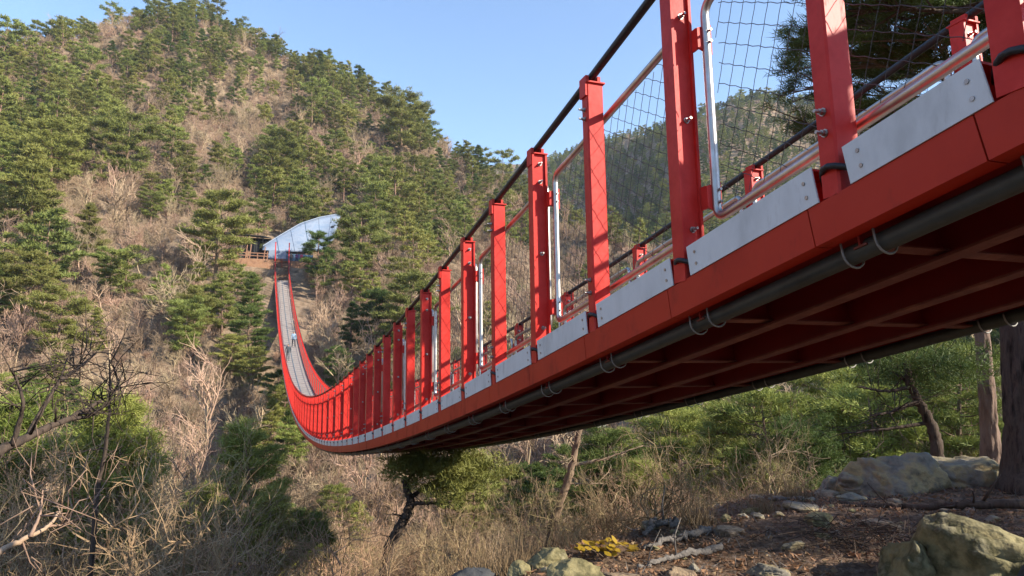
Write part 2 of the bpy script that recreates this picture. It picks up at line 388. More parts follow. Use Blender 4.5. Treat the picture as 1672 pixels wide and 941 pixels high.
# girders: one channel per side made of one-bay lengths with narrow joints
for side in (0, 1):
    mb = MB()
    edges = [S0] + [p+0.12 for p in POSTS[1:] if p+0.12 < 112] + [112]
    for a, b in zip(edges[:-1], edges[1:]):
        ss = np.linspace(a+0.003, b-0.003, 3)
        def sb(x0, x1, n0, n1):
            xa, xb = sorted((mir(x0, side), mir(x1, side))); sweep_box(mb, ss, xa, xb, n0, n1)
        sb(0.0, 0.010, -0.155, 0.0); sb(0.010, 0.085, -0.155, -0.145); sb(0.010, 0.085, -0.010, 0.0)
    part(mb, 'edge_girder', [REDG])
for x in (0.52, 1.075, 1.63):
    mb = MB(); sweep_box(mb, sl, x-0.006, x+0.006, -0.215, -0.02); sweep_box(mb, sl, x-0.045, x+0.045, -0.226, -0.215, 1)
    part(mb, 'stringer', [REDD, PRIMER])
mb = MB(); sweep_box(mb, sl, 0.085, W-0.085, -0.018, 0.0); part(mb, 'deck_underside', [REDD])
mb = MB()
for a in np.arange(S0, 112-0.01, 0.5):
    sweep_box(mb, [a+0.012, a+0.488], 0.13, W-0.13, 0.004, 0.03, 0)
part(mb, 'deck_boards', [DECKM])
mb = MB(); sweep_box(mb, sl, W/2-0.03, W/2+0.03, 0.034, 0.05); part(mb, 'deck_strip', [TEAL])
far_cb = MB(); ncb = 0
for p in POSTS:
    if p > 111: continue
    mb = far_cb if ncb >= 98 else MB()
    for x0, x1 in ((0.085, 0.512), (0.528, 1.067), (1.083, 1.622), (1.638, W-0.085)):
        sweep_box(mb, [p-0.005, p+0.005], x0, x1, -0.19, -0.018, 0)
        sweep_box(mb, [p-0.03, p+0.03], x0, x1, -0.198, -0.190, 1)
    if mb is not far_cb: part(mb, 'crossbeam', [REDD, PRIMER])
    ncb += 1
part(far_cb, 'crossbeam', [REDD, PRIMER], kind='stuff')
# cables
HP = 1.68
for side in (0, 1):
    ss = np.arange(S0, 116.3, 0.5)
    mb = MB(); mb.tube(bp(ss, mir(0.045, side), HP+0.025 + 0*ss), 0.027, 8); part(mb, 'main_cable', [CABLE], smooth=True)
    mb = MB(); mb.tube(bp(np.arange(S0, 112, 0.5), mir(0.13, side), -0.199 + 0*np.arange(S0, 112, 0.5)), 0.038, 12); part(mb, 'under_deck_pipe', [PIPE], smooth=True)
# pipe clamps
nu = 0; far_u = MB()
for p in POSTS:
    for side in (0, 1):
        for ds in (-0.075, 0.075):
            if not (S0 < p+ds < 111.5): continue
            many = nu >= 99
            if many and p > 60: continue
            mb = far_u if many else MB()
            a = np.linspace(0, math.pi, 9)
            xs = 0.13 - 0.052*np.cos(a); ns = -0.199 - 0.052*np.sin(a)
            xs = np.concatenate([[0.078], xs, [0.182]]); ns = np.concatenate([[-0.156], ns, [-0.175]])
            mb.tube(bp(np.full(len(xs), p+ds+OFF[side]), np.array([mir(x, side) for x in xs]), ns), 0.0048, 6, ref=(0, 1, 0))
            if not many: part(mb, 'pipe_clamp', [GALV], smooth=True)
            nu += 1
part(far_u, 'pipe_clamp', [GALV], kind='stuff')

# posts
def bolt_mesh(axis):
    mb = MB()
    ax = np.array(axis, float); q = lambda t: np.array([0, 0, 0.]) + ax*t
    mb.tube([q(0), q(0.004)], 0.017, 8, ref=(0.3, 0.5, 0.8)); mb.tube([q(0.004), q(0.020)], 0.0125, 6, ref=(0.3, 0.5, 0.8)); mb.tube([q(0.020), q(0.045)], 0.0075, 8, ref=(0.3, 0.5, 0.8))
    return mb.mesh('bolt', [BOLT])
def bevel_box(mb, x0, x1, y0, y1, z0, z1, c=0.008, m=0):
    ring = [(x0+c, y0), (x1-c, y0), (x1, y0+c), (x1, y1-c), (x1-c, y1), (x0+c, y1), (x0, y1-c), (x0, y0+c)]
    v = [(x, y, z) for z in (z0, z1) for x, y in ring]
    f = [tuple(range(7, -1, -1)), tuple(range(8, 16))] + [(j, (j+1) % 8, 8+(j+1) % 8, 8+j) for j in range(8)]
    mb.add(v, f, m)
PM = {}
for side in (0, 1):
    q = lambda x: x if side == 0 else -x
    def bb(mb, x0, x1, *r, **k):
        a, b = sorted((q(x0), q(x1))); mb.box(a, b, *r, **k)
    mb = MB(); a, b = sorted((q(0), q(0.12))); bevel_box(mb, a, b, -0.045, 0.045, 0, HP)
    PM['box', side] = mb.mesh('post', [RED])
    mb = MB(); bb(mb, 0.0125, 0.1085, -0.036, 0.030, 0, HP); bb(mb, -0.004, 0.012, -0.052, 0.046, 0, HP); bb(mb, 0.109, 0.125, -0.052, 0.046, 0, HP)
    PM['chan', side] = mb.mesh('post', [RED])
    mb = MB(); bb(mb, -0.010, 0.130, -0.060, 0.060, HP+0.0005, HP+0.010); bb(mb, -0.010, 0.012, -0.05, 0.05, HP+0.0105, HP+0.050); bb(mb, 0.078, 0.100, -0.05, 0.05, HP+0.0105, HP+0.050)
    bb(mb, -0.013, -0.001, -0.045, 0.045, HP-0.09, HP)
    PM['cap', side] = mb.mesh('cap_plate', [RED])
    for z in (1.30, 0.43):
        mb = MB()
        x0, x1 = 0.1245, 0.175
        v = [(q(x), y, zz) for y in (-0.115, -0.100) for x, zz in ((0.112, z-0.055), (0.20, z-0.085), (0.20, z+0.085), (0.112, z+0.055))]
        mb.hexa([v[0], v[1], v[2], v[3], v[4], v[5], v[6], v[7]])
        bb(mb, 0.112, 0.124, -0.100, -0.0605, z-0.06, z+0.06)
        PM['brk', side, z] = mb.mesh('bracket', [RED])
BOLT_MINUS = {0: bolt_mesh((-1, 0, 0)), 1: bolt_mesh((1, 0, 0))}
BOLT_Y = bolt_mesh((0, -1, 0))
BEAD = {}
far_post = MB(); npost = 0
order = sorted([(p, side) for p in POSTS for side in (0, 1)], key=lambda t: (t[0] > 48 and 1, t[0]))
for p, side in order:
    k = round(p-1.95); odd = (k % 2 != 0); p = p + OFF[side]
    tilt = 0.22*math.atan(Zp(p)); base = bp(np.array(p), mir(0.0, side), 0.0)
    if npost >= 99 or p > 111.5:
        c, s = math.cos(tilt), math.sin(tilt)
        x0, x1 = sorted((0.0 if side == 0 else 0.0, 0.12 if side == 0 else -0.12))
        v = [(x, y*c-z*s, y*s+z*c) for z in (0, HP) for x, y in ((x0, -0.045), (x1, -0.045), (x1, 0.045), (x0, 0.045))]
        far_post.hexa(np.array(v)+base); npost += 1; continue
    po = link_mesh('post', PM['chan' if odd else 'box', side], bridge, Vector(base)-BO, (tilt, 0, 0)); npost += 1
    link_mesh('cap_plate', PM['cap', side], po)
    if p < 24:
        sx = 1 if side == 0 else -1
        if odd:
            for z in (1.60, 1.45, 0.86, 0.27): link_mesh('bolt', BOLT_Y, po, (sx*0.066, -0.0365, z))
            for z in (1.30, 0.43):
                br = link_mesh('bracket', PM['brk', side, z], po)
                for dz in (-0.02, 0.02): link_mesh('bolt', BOLT_Y, po, (sx*0.165, -0.1155, z+dz*1.6))
        else:
            for z in (1.50, 1.435, 0.335, 0.25): link_mesh('bolt', BOLT_MINUS[side], po, (0, 0.0, z))
part(far_post, 'post', [RED], kind='stuff')

# rail frames, nets, kick plates
XN = 0.165
def rail_point(s, t, side, x=XN):
    a = 0.22*np.arctan(Zp(s)); s = np.asarray(s, float)
    return np.stack(np.broadcast_arrays(D + mir(x, side) + xo(s), s - t*np.sin(a), Zf(s) + t*np.cos(a)), -1)
def frame_path(a, b, lo, hi, rad=0.065):
    """closed rounded rectangle in (s, t)"""
    out = []
    def arc(cs, ct, a0, a1):
        for w in np.linspace(a0, a1, 6): out.append((cs+rad*math.cos(w), ct+rad*math.sin(w)))
    arc(b-rad, hi-rad, 0, math.pi/2)
    for s in np.linspace(b-rad, a+rad, 6)[1:-1]: out.append((s, hi))
    arc(a+rad, hi-rad, math.pi/2, math.pi)
    arc(a+rad, lo+rad, math.pi, 1.5*math.pi)
    for s in np.linspace(a+rad, b-rad, 6)[1:-1]: out.append((s, lo))
    arc(b-rad, lo+rad, 1.5*math.pi, 2*math.pi); out.append(out[0])
    return np.array(out)
def net_lines(a, b, lo, hi, side, mb, r, cell, sides):
    """rotated square net clipped to the frame, in (y, z) then lifted to the rail plane"""
    cs = 0.5*(a+b); z0 = Zf(cs)
    def to_st(y, z): return y, z-Zf(y)
    d1 = np.array([-0.31, 0.95]); d2 = np.array([-0.88, -0.475])
    ctr = np.array([cs, z0+0.5*(lo+hi)])
    n1 = np.array([-d1[1], d1[0]]); n2 = np.array([-d2[1], d2[0]])
    for dirv, nv, cl in ((d1, n1, cell), (d2, n2, cell)):
        for k in range(-34, 35):
            o = ctr + nv*k*cl
            t = np.arange(-2.6, 2.6, cell*0.5)
            P = o + t[:, None]*dirv
            wig = 0.0025*np.where((np.arange(len(t)) % 2) == 0, 1, -1)*(1 if dirv is d2 else 0.5)
            wig = wig + 0.005*np.sin(P[:, 0]*2.1+k*0.4)
            P = P + wig[:, None]*nv
            s_, t_ = to_st(P[:, 0], P[:, 1])
            ins = (s_ > a) & (s_ < b) & (t_ > lo) & (t_ < hi)
            if ins.sum() < 3: continue
            idx = np.where(ins)[0]; idx = np.arange(idx[0], idx[-1]+1)
            Q = np.stack([np.full(len(idx), D+mir(XN, side)) + xo(P[idx, 0]), P[idx, 0], P[idx, 1]], -1)
            if side == 1: Q[:, 0] += 0.0
            mb.tube(Q, r, sides, cap=False)
odds = [p for p in POSTS if round(p-1.95) % 2 != 0]
ODDS = (odds, [p+OFF[1] for p in odds])
far_frame = MB()
for side in (0, 1):
    for a, b in zip(ODDS[side][:-1], ODDS[side][1:]):
        if b > 111: continue
        aa, bb_ = a+0.06, b-0.115
        fp = frame_path(aa, bb_, 0.295, 1.475)
        near = b < 46
        mb = MB() if near else far_frame
        P = rail_point(fp[:, 0], fp[:, 1], side)
        mb.tube(P, 0.024, 8 if near else 4, cap=False)
        if near:
            fr = part(mb, 'rail_frame', [STEEL], smooth=True)
            nb = MB(); net_lines(aa+0.02, bb_-0.02, 0.32, 1.46, side, nb, 0.0019 if b < 16 else 0.0025, 0.095 if b < 24 else 0.13, 4 if b < 12 else 3)
            part(nb, 'net_panel', [NETM])
part(far_frame, 'rail_frame', [STEEL], kind='stuff')
far_kick = MB(); nk = 0; far_loop = MB(); nl = 0
for p, pn in zip(POSTS[:-1], POSTS[1:]):
    for side in (0, 1):
        a, b = p+0.055+OFF[side], pn-0.10+OFF[side]
        if b > 111.8: continue
        many = nk >= 98
        mb = far_kick if many else MB()
        def sb(x0, x1, n0, n1, m, s0=a, s1=b):
            xa, xb = sorted((mir(x0, side), mir(x1, side))); sweep_box(mb, [s0, s1], xa, xb, n0, n1, m)
        sb(-0.006, 0.0, 0.002, 0.152, 0)
        sb(0.0005, 0.008, 0.002, 0.149, 1, a+0.004, b-0.004); sb(0.0085, 0.105, 0.139, 0.149, 1, a+0.004, b-0.004)
        sb(0.1055, 0.113, 0.002, 0.149, 1, a+0.004, b-0.004)
        if many: nk += 1
        else:
            kp = part(mb, 'kick_plate', [WHITE, RED]); nk += 1
            if p < 16 and side == 0:
                for s_ in (a+0.05, b-0.06):
                    for n_ in (0.045, 0.105):
                        c = bp(np.array(s_), mir(-0.006, side), n_)
                        rv = MB(); rv.tube([c, c+np.array([-0.004, 0, 0])], 0.008, 8, ref=(0, 0, 1))
                        part(rv, 'rivet', [BOLT], kp)
        if p < 40 and nl < 99:
            mb = MB(); w = np.linspace(0, 1, 9)
            ss = p + OFF[side] - 0.135 + 0.20*w; nn = 0.035 + 0.075*np.sin(np.pi*np.minimum(w*0.75+0.02, 1))
            mb.tube(bp(ss, np.array([mir(0.055-0.075*math.sin(math.pi*x), side) for x in w]), nn), 0.0125, 8)
            part(mb, 'cable_conduit', [CABLE], smooth=True); nl += 1
part(far_kick, 'kick_plate', [WHITE, RED], kind='stuff')
# abutment that carries the near end
ab = MB(); e = bp(np.array(S0), 0, 0); zb = gz(3, -5.5)-1.5
ab.box(D-0.5, D+W+0.5, S0-2.2, S0-0.02, zb, e[2]-0.01)
ab_o = ab.build('bridge_abutment', [mat('pale_concrete', (0.34, 0.33, 0.31), 0.9, var=[(0.42, 0.41, 0.39)], scale=2, bump=0.3)])
tag(ab_o, 'pale concrete block carrying the near end of the red footbridge', 'abutment')
# stairs at the far end: treads between red stringers, with rails
ZS, ZE, SA, SB_ = float(Zf(112.0)), 17.35, 112.05, 117.0
xl = D + float(xo(112.0))
mb = MB(); nst = 16
for i in range(nst):
    y = SA + (SB_-SA)*i/nst; z = ZS + (ZE-ZS)*(i+1)/nst
    mb.box(xl+0.1, xl+W-0.1, y, y+0.30, z-0.03, z, 0)
part(mb, 'stair_tread', [TIMBER])
for x in (0.0, W/2-0.03, W-0.06):
    mb = MB(); v = []
    for xx in (xl+x, xl+x+0.06):
        v += [(xx, SA, ZS-0.14), (xx, SB_, ZE-0.14), (xx, SB_, ZE+0.03), (xx, SA, ZS+0.03)]
    mb.hexa([v[0], v[4], v[5], v[1], v[3], v[7], v[6], v[2]]); part(mb, 'stair_stringer', [RED])
for x in (0.03, W-0.03):
    mb = MB()
    for h in (1.1, 0.6): mb.tube([(xl+x, SA, ZS+h), (xl+x, SB_, ZE+h), (xl+x, SB_+1.6, ZE+h)], 0.075, 6)
    for i in range(5):
        y = SA+(SB_-SA)*i/4; z = ZS+(ZE-ZS)*i/4; mb.box(xl+x-0.04, xl+x+0.04, y-0.04, y+0.04, z, z+1.15)
    part(mb, 'stair_rail', [RED])
for x in (-0.06, W-0.10):
    mb = MB(); mb.box(xl+x, xl+x+0.16, 116.4, 116.6, 15.0, 20.0); mb.box(xl+x-0.03, xl+x+0.19, 116.37, 116.63, 20.0005, 20.06)
    part(mb, 'anchor_post', [RED])


# ---------------------------------------------------------------- vegetation: prototypes
def tris_mesh(name, P, Dv, Sv, mats, midx=None):
    """one narrow triangle per needle spray: base centre P, tip offset Dv, half width Sv"""
    n = len(P)
    V = np.empty((n, 3, 3)); V[:, 0] = P-Sv; V[:, 1] = P+Sv; V[:, 2] = P+Dv
    return raw_mesh(name, V.reshape(-1, 3), np.arange(n*3).reshape(-1, 3), mats, midx)
def unit(v): return v/(np.linalg.norm(v, axis=-1, keepdims=True)+1e-9)
def sprays(rng, C_, dirs, k, l, w, up=0.45, spread=0.9, jit=0.0):
    """k needle sprays at every tuft centre, leaning along dirs and upward"""
    n = len(C_)
    P = np.repeat(C_, k, 0) + rng.normal(0, jit, (n*k, 3))*np.array([1, 1, 0.4])
    d = unit(np.repeat(dirs, k, 0) + rng.normal(0, spread, (n*k, 3)) + np.array([0, 0, up]))
    L = l*rng.uniform(0.6, 1.2, (n*k, 1))
    sv = unit(np.cross(d, rng.normal(0, 1, (n*k, 3))))*w*0.5
    return P, d*L, sv
def segs_mesh(name, A, B, ra, rb, sides, mats, midx=None):
    """many tapered round segments as one mesh"""
    A = np.asarray(A); B = np.asarray(B); ra = np.asarray(ra); rb = np.asarray(rb); n = len(A)
    t = unit(B-A); ref = np.where(np.abs(t[:, 2:3]) > 0.8, np.array([[1.0, 0, 0]]), np.array([[0, 0, 1.0]]))
    a = unit(np.cross(t, ref)); b = np.cross(t, a)
    ang = np.arange(sides)*2*math.pi/sides
    off = np.cos(ang)[None, :, None]*a[:, None] + np.sin(ang)[None, :, None]*b[:, None]
    V = np.concatenate([A[:, None]+off*ra[:, None, None], B[:, None]+off*rb[:, None, None]], 1)
    j = np.arange(sides); k = (j+1) % sides
    f = np.stack([j, k, sides+k, sides+j], -1)
    Fq = (np.arange(n)[:, None, None]*2*sides + f[None]).reshape(-1, 4)
    return raw_mesh(name, V.reshape(-1, 3), Fq, mats, None if midx is None else np.repeat(midx, sides), smooth=sides > 3)

def joined(name, meshes, one=False):
    """several meshes as one mesh with several materials (for the masses of far trees)"""
    Vs, mats, fa, mi, sizes = [], [], [], [], []
    off = 0
    me = bpy.data.meshes.new(name)
    loops = []; starts = []; cnt = 0
    for k, m in enumerate(meshes):
        if m is None: continue
        v = np.empty(len(m.vertices)*3, np.float32); m.vertices.foreach_get('co', v); Vs.append(v.reshape(-1, 3))
        l = np.empty(len(m.loops), np.int32); m.loops.foreach_get('vertex_index', l); loops.append(l+off)
        st = np.empty(len(m.polygons), np.int32); m.polygons.foreach_get('loop_start', st); starts.append(st+cnt)
        if not (one and len(me.materials)): me.materials.append(m.materials[0])
        mi.append(np.full(len(m.polygons), len(me.materials)-1, np.int32))
        off += len(m.vertices); cnt += len(l)
    V = np.concatenate(Vs); L = np.concatenate(loops); S = np.concatenate(starts)
    me.vertices.add(len(V)); me.vertices.foreach_set('co', V.ravel())
    me.loops.add(len(L)); me.loops.foreach_set('vertex_index', L)
    me.polygons.add(len(S)); me.polygons.foreach_set('loop_start', S); me.polygons.foreach_set('material_index', np.concatenate(mi))
    me.update(calc_edges=True); return me

def pine_proto(seed, H, crown_w, shape, res, leaf, bark=BARKH, lean=0.03, bare=0.25, tk=1.0):
    """trunk mesh, crown mesh. shape: cone, open, flat. res scales detail: 0 far, 1 mid, 2 near"""
    rng = np.random.default_rng(seed)
    tz = np.linspace(0, 1, 9)
    cx = lean*H*np.sin(tz*2.2+rng.uniform(0, 6))*tz; cyy = lean*H*np.cos(tz*2.6+rng.uniform(0, 6))*tz
    trunk = np.stack([cx-cx[0], cyy-cyy[0], tz*H*0.97], -1)
    r0 = (0.018*H+0.03)*tk
    tm = MB(); base = trunk.copy(); base[0, 2] = -0.5
    if res < 3: tm.tube(base, r0*(1.12-tz*0.98), 5 if res < 1 else 7, ref=(1, 0, 0))
    else:
        zf = np.linspace(0, 1, 150); nA = 36; ang = np.arange(nA)*2*math.pi/nA
        cen = np.stack([np.interp(zf, tz, base[:, i]) for i in range(3)], -1); cen[:, 2] = np.interp(zf, [0, 1], [-0.3, H*0.97])
        AA, ZZ = np.meshgrid(ang, cen[:, 2]); flare = 1+0.45*np.exp(-np.maximum(cen[:, 2], 0)/0.25)
        rr_ = (r0*(1.12-zf*0.98)*flare)[:, None]*np.ones_like(AA)
        furrow = np.abs(vnoise(AA*4.2+0.6*np.sin(ZZ*3), ZZ*2.4, seed)-0.5)*2; fine = vnoise(AA*9, ZZ*9, seed+4)
        rr_ = rr_*(0.82+0.22*np.minimum(furrow*2.0, 1)+0.08*fine)
        V = np.stack([cen[:, None, 0]+rr_*np.cos(AA), cen[:, None, 1]+rr_*np.sin(AA), ZZ], -1).reshape(-1, 3)
        tm.add(V, [(i*nA+j, i*nA+(j+1) % nA, (i+1)*nA+(j+1) % nA, (i+1)*nA+j) for i in range(149) for j in range(nA)])
    SA_, SB2, R1, R2 = [], [], [], []
    Cn, Dn = [], []
    nb = {0: 20, 1: 29, 2: 46, 3: 44}[res]
    for i in range(nb):
        h = bare + (1-bare)*((i+rng.uniform(0, 0.9))/nb)
        hh = (h-bare)/(1-bare)
        if shape == 'cone': L = crown_w*(1-hh)**0.8*(0.75+0.25*math.sin(math.pi*min(hh*3, 1)/1.0*0.5))+0.12*crown_w
        elif shape == 'open': L = crown_w*(0.45+0.75*math.sin(math.pi*min(max(hh*0.85+0.12, 0), 1)))*0.85
        else: L = crown_w*(0.5+0.6*hh) if hh < 0.85 else crown_w*0.75
        L *= rng.uniform(0.6, 1.12)
        az = i*2.4 + rng.uniform(-0.5, 0.5)
        p0 = np.array([np.interp(h, tz, trunk[:, 0]), np.interp(h, tz, trunk[:, 1]), h*H*0.97])
        droop = rng.uniform(-0.1, 0.28) if shape != 'cone' else rng.uniform(-0.12, 0.2)
        m = 5; u = np.linspace(0, 1, m)
        dirv = np.array([math.cos(az), math.sin(az), 0.0])
        zz = L*(droop*u + 0.22*u*u*rng.uniform(0, 1))
        br = p0 + dirv*(L*u)[:, None] + np.stack([0*u, 0*u, zz], -1) + rng.normal(0, 0.03*L, (m, 3))*u[:, None]
        rb = np.maximum(r0*0.30*(1-h*0.6)*(1-u*0.85), 0.008)
        SA_ += list(br[:-1]); SB2 += list(br[1:]); R1 += list(rb[:-1]); R2 += list(rb[1:])
        # pads of tufts along the outer part
        nt_ = int({0: 18, 1: 25, 2: 16, 3: 38}[res]*max(L/crown_w, 0.45)*(1.25))
        for q in range(nt_):
            uu = rng.uniform(0.30, 1.0)**0.75
            c = p0 + dirv*L*uu + np.array([0, 0, np.interp(uu, u, zz)])
            side = np.array([-dirv[1], dirv[0], 0])
            c = c + side*rng.normal(0, (0.20 if res > 1 else 0.30)*L*(0.35+uu*0.5)) + np.array([0, 0, rng.normal(0.06, 0.05 if res > 1 else 0.035)*min(L, 1.5)])
            Cn.append(c); Dn.append(unit(dirv*0.75 + side*rng.normal(0, 0.5) + np.array([0, 0, 0.15])))
            if res >= 1 and rng.uniform() < 0.5:
                a_ = np.array([np.interp(uu*0.75, u, br[:, 0]), np.interp(uu*0.75, u, br[:, 1]), np.interp(uu*0.75, u, br[:, 2])])
                SA_.append(a_); SB2.append(c); R1.append(0.012*(1+res*0.2)); R2.append(0.006)
    # leader
    for q in range(10):
        Cn.append(trunk[-1]+np.array([rng.normal(0, 0.16), rng.normal(0, 0.16), rng.uniform(-0.5, 0.25)])); Dn.append(np.array([0, 0, 1.0]))
    Cn = np.array(Cn); Dn = np.array(Dn)
    k, l, w, jit = {0: (15, 0.46, 0.115, 0.19), 1: (24, 0.36, 0.068, 0.17), 2: (34, 0.26, 0.028, 0.13), 3: (90, 0.15, 0.011, 0.075)}[res]
    P, Dv, Sv = sprays(rng, Cn, Dn, k, l*max(H/8, 0.7)**0.5, w*max(H/8, 0.7)**0.5, jit=jit)
    nseg = len(SA_)
    limb = segs_mesh('limbs', SA_, SB2, R1, R2, {0: 3, 1: 3, 2: 5, 3: 6}[res], [bark])
    crown = tris_mesh('crown', P, Dv, Sv, [leaf])
    tr = joined('trunk', [tm.mesh('bole', [bark], smooth=True), limb], one=True)
    return tr, None, crown

def bare_proto(seed, H, spread, stems, depth, twig_r, m, sides=3, bush=False, kids=(3, 5), wander=0.22, leaves=0):
    rng = np.random.default_rng(seed)
    TA, TB, T1, T2 = [], [], [], []     # trunk segments
    BA, BB, B1, B2 = [], [], [], []     # branch segments
    tips = []
    def grow(p, d, L, r, lev):
        n = 4 if lev < 2 else 3
        pts = [p]; dd = d.copy()
        for i in range(n):
            dd = unit(dd + rng.normal(0, wander, 3) + np.array([0, 0, 0.10 if lev else 0.16]))
            pts.append(pts[-1]+dd*L/n)
        rr = np.linspace(r, r*0.55, n+1)
        tgt = (TA, TB, T1, T2) if lev == 0 else (BA, BB, B1, B2)
        for i in range(n):
            tgt[0].append(pts[i]); tgt[1].append(pts[i+1]); tgt[2].append(rr[i]); tgt[3].append(rr[i+1])
        if lev >= depth: tips.append(pts[-1]); return
        nk = rng.integers(kids[0], kids[1]+1)
        for j in range(nk):
            f = rng.uniform(0.35 if lev == 0 else 0.2, 1.0) if j else 1.0
            q = f*n; i0 = min(int(q), n-1); pp = pts[i0]*(1-(q-i0))+pts[i0+1]*(q-i0)
            a = rng.uniform(0, 2*math.pi); tilt_ = rng.uniform(0.35, 0.95)*spread
            perp = unit(np.cross(dd, np.array([math.cos(a), math.sin(a), 0.3])))
            nd = unit(dd*math.cos(tilt_)+perp*math.sin(tilt_))
            grow(pp, nd, L*rng.uniform(0.50, 0.78), max(r*rng.uniform(0.40, 0.58), twig_r), lev+1)
    for s in range(stems):
        a = rng.uniform(0, 2*math.pi); t = rng.uniform(0.05, 0.55 if bush else 0.12)*(1 if stems > 1 else 0.6)
        d = unit(np.array([math.cos(a)*t, math.sin(a)*t, 1.0]))
        p = np.array([rng.normal(0, 0.12*(stems > 1)), rng.normal(0, 0.12*(stems > 1)), -0.25])
        grow(p, d, H*rng.uniform(0.36, 0.5), (0.012*H+0.008)*(0.7 if bush else 1.1)*(0.62 if depth > 3 else 1.0), 0)
    tr = segs_mesh('trunk', TA, TB, T1, T2, max(sides, 5), [m])
    br = segs_mesh('branches', BA, BB, B1, B2, sides, [m])
    lv = None
    if leaves:
        T = np.array(tips); T = T[rng.integers(0, len(T), leaves)]
        P = T + rng.normal(0, 0.10, T.shape)
        d = unit(rng.normal(0, 1, T.shape)+np.array([0, 0, -0.5]))*0.055
        lv = tris_mesh('dry_leaves', P, d, unit(np.cross(d, rng.normal(0, 1, T.shape)))*0.016, [DRYLEAF])
    return tr, br, lv

PINES_FAR = [pine_proto(100+i, h, w, sh, 0, lf) for i, (h, w, sh, lf) in enumerate([
    (8.0, 2.5, 'open', PINE), (9.5, 2.9, 'open', PINE), (7.0, 2.6, 'flat', PINE), (9.0, 2.5, 'cone', PINE), (10.0, 3.2, 'flat', PINE), (7.5, 2.3, 'cone', PINED)])]
PINES_MID = [pine_proto(200+i, h, w, sh, 1, lf) for i, (h, w, sh, lf) in enumerate([
    (9.0, 2.6, 'cone', PINE), (8.5, 2.9, 'open', PINE), (7.5, 2.8, 'flat', PINE), (10.0, 2.4, 'cone', PINED), (9.0, 2.7, 'open', PINED)])]
PINES_SLIM = [pine_proto(350, 6.0, 0.95, 'open', 2, PINEY, bark=TWIGD, lean=0.04, bare=0.35), pine_proto(351, 7.0, 1.10, 'open', 2, PINE, bark=TWIGD, lean=0.06, bare=0.30), pine_proto(352, 5.0, 0.9, 'flat', 2, PINEY, bark=TWIGD, lean=0.05, bare=0.4)]
PINES_NEAR = [pine_proto(300+i, h, w, sh, 2, lf, bark=TWIGD, lean=0.05) for i, (h, w, sh, lf) in enumerate([
    (5.5, 1.5, 'open', PINED), (4.5, 1.5, 'flat', PINEY), (6.0, 1.7, 'open', PINEY), (5.0, 1.6, 'flat', PINED)])]
BARES_FAR = [bare_proto(400+i, h, sp, st, 3, 0.020, TWIG, kids=(4, 5)) for i, (h, sp, st) in enumerate([
    (7.5, 0.85, 1), (6.5, 0.9, 2), (8.5, 0.75, 1), (6.0, 0.95, 3)])]
BARES_NEAR = [bare_proto(500+i, h, sp, st, 4, 0.0045, m, kids=(3, 4), leaves=lv, wander=0.30) for i, (h, sp, st, m, lv) in enumerate([
    (5.5, 0.85, 2, TWIGN, 60), (4.5, 0.95, 3, TWIGN, 0), (6.5, 0.8, 1, TWIGD, 90), (4.0, 1.0, 4, TWIGN, 260), (5.0, 0.9, 2, TWIGD, 400)])]
BUSH = [bare_proto(600+i, h, 0.95, st, 3, 0.0045, m, bush=True, kids=(3, 4), wander=0.34) for i, (h, st, m) in enumerate([(2.6, 7, TWIGN), (2.1, 8, TWIGN), (3.0, 6, TWIGD), (2.3, 7, TWIG), (2.5, 7, TWIGN)])]
BUSHF = [bare_proto(650+i, h, 0.9, st, 2, 0.016, m, bush=True, kids=(4, 6), wander=0.25) for i, (h, st, m) in enumerate([(3.2, 8, TWIG), (2.6, 9, TWIG), (3.6, 7, TWIG), (2.8, 8, TWIGD)])]
def leafy_bush(seed, H, n, m, k=1.0):
    n = int(n*3/k**1.6)
    rng = np.random.default_rng(seed)
    th = rng.uniform(0, 2*math.pi, n); rr = np.sqrt(rng.uniform(0, 1, n))*H*0.75; z = rng.uniform(0, 1, n)**0.8*H*(1-0.5*(rr/(H*0.75))**2)
    z *= 0.7+0.3*np.sin(th*3+seed); P = np.stack([rr*np.cos(th), rr*np.sin(th), z], -1)
    d = unit(rng.normal(0, 1, (n, 3))+np.array([0, 0, 0.5]))*H*0.075*k
    return tris_mesh('leaves', P, d, unit(np.cross(d, rng.normal(0, 1, (n, 3))))*H*0.015*k, [m])
GBUSHN = [leafy_bush(11, 1.3, 1500, GLEAF, 0.5), leafy_bush(12, 1.7, 1900, GLEAF, 0.45), leafy_bush(13, 1.1, 1300, GLEAF, 0.55)]
GBUSH = [leafy_bush(1, 1.6, 1500, GLEAF), leafy_bush(2, 2.2, 2200, GLEAF), leafy_bush(3, 1.2, 1100, GLEAF), leafy_bush(4, 1.4, 1300, DRYLEAF)]

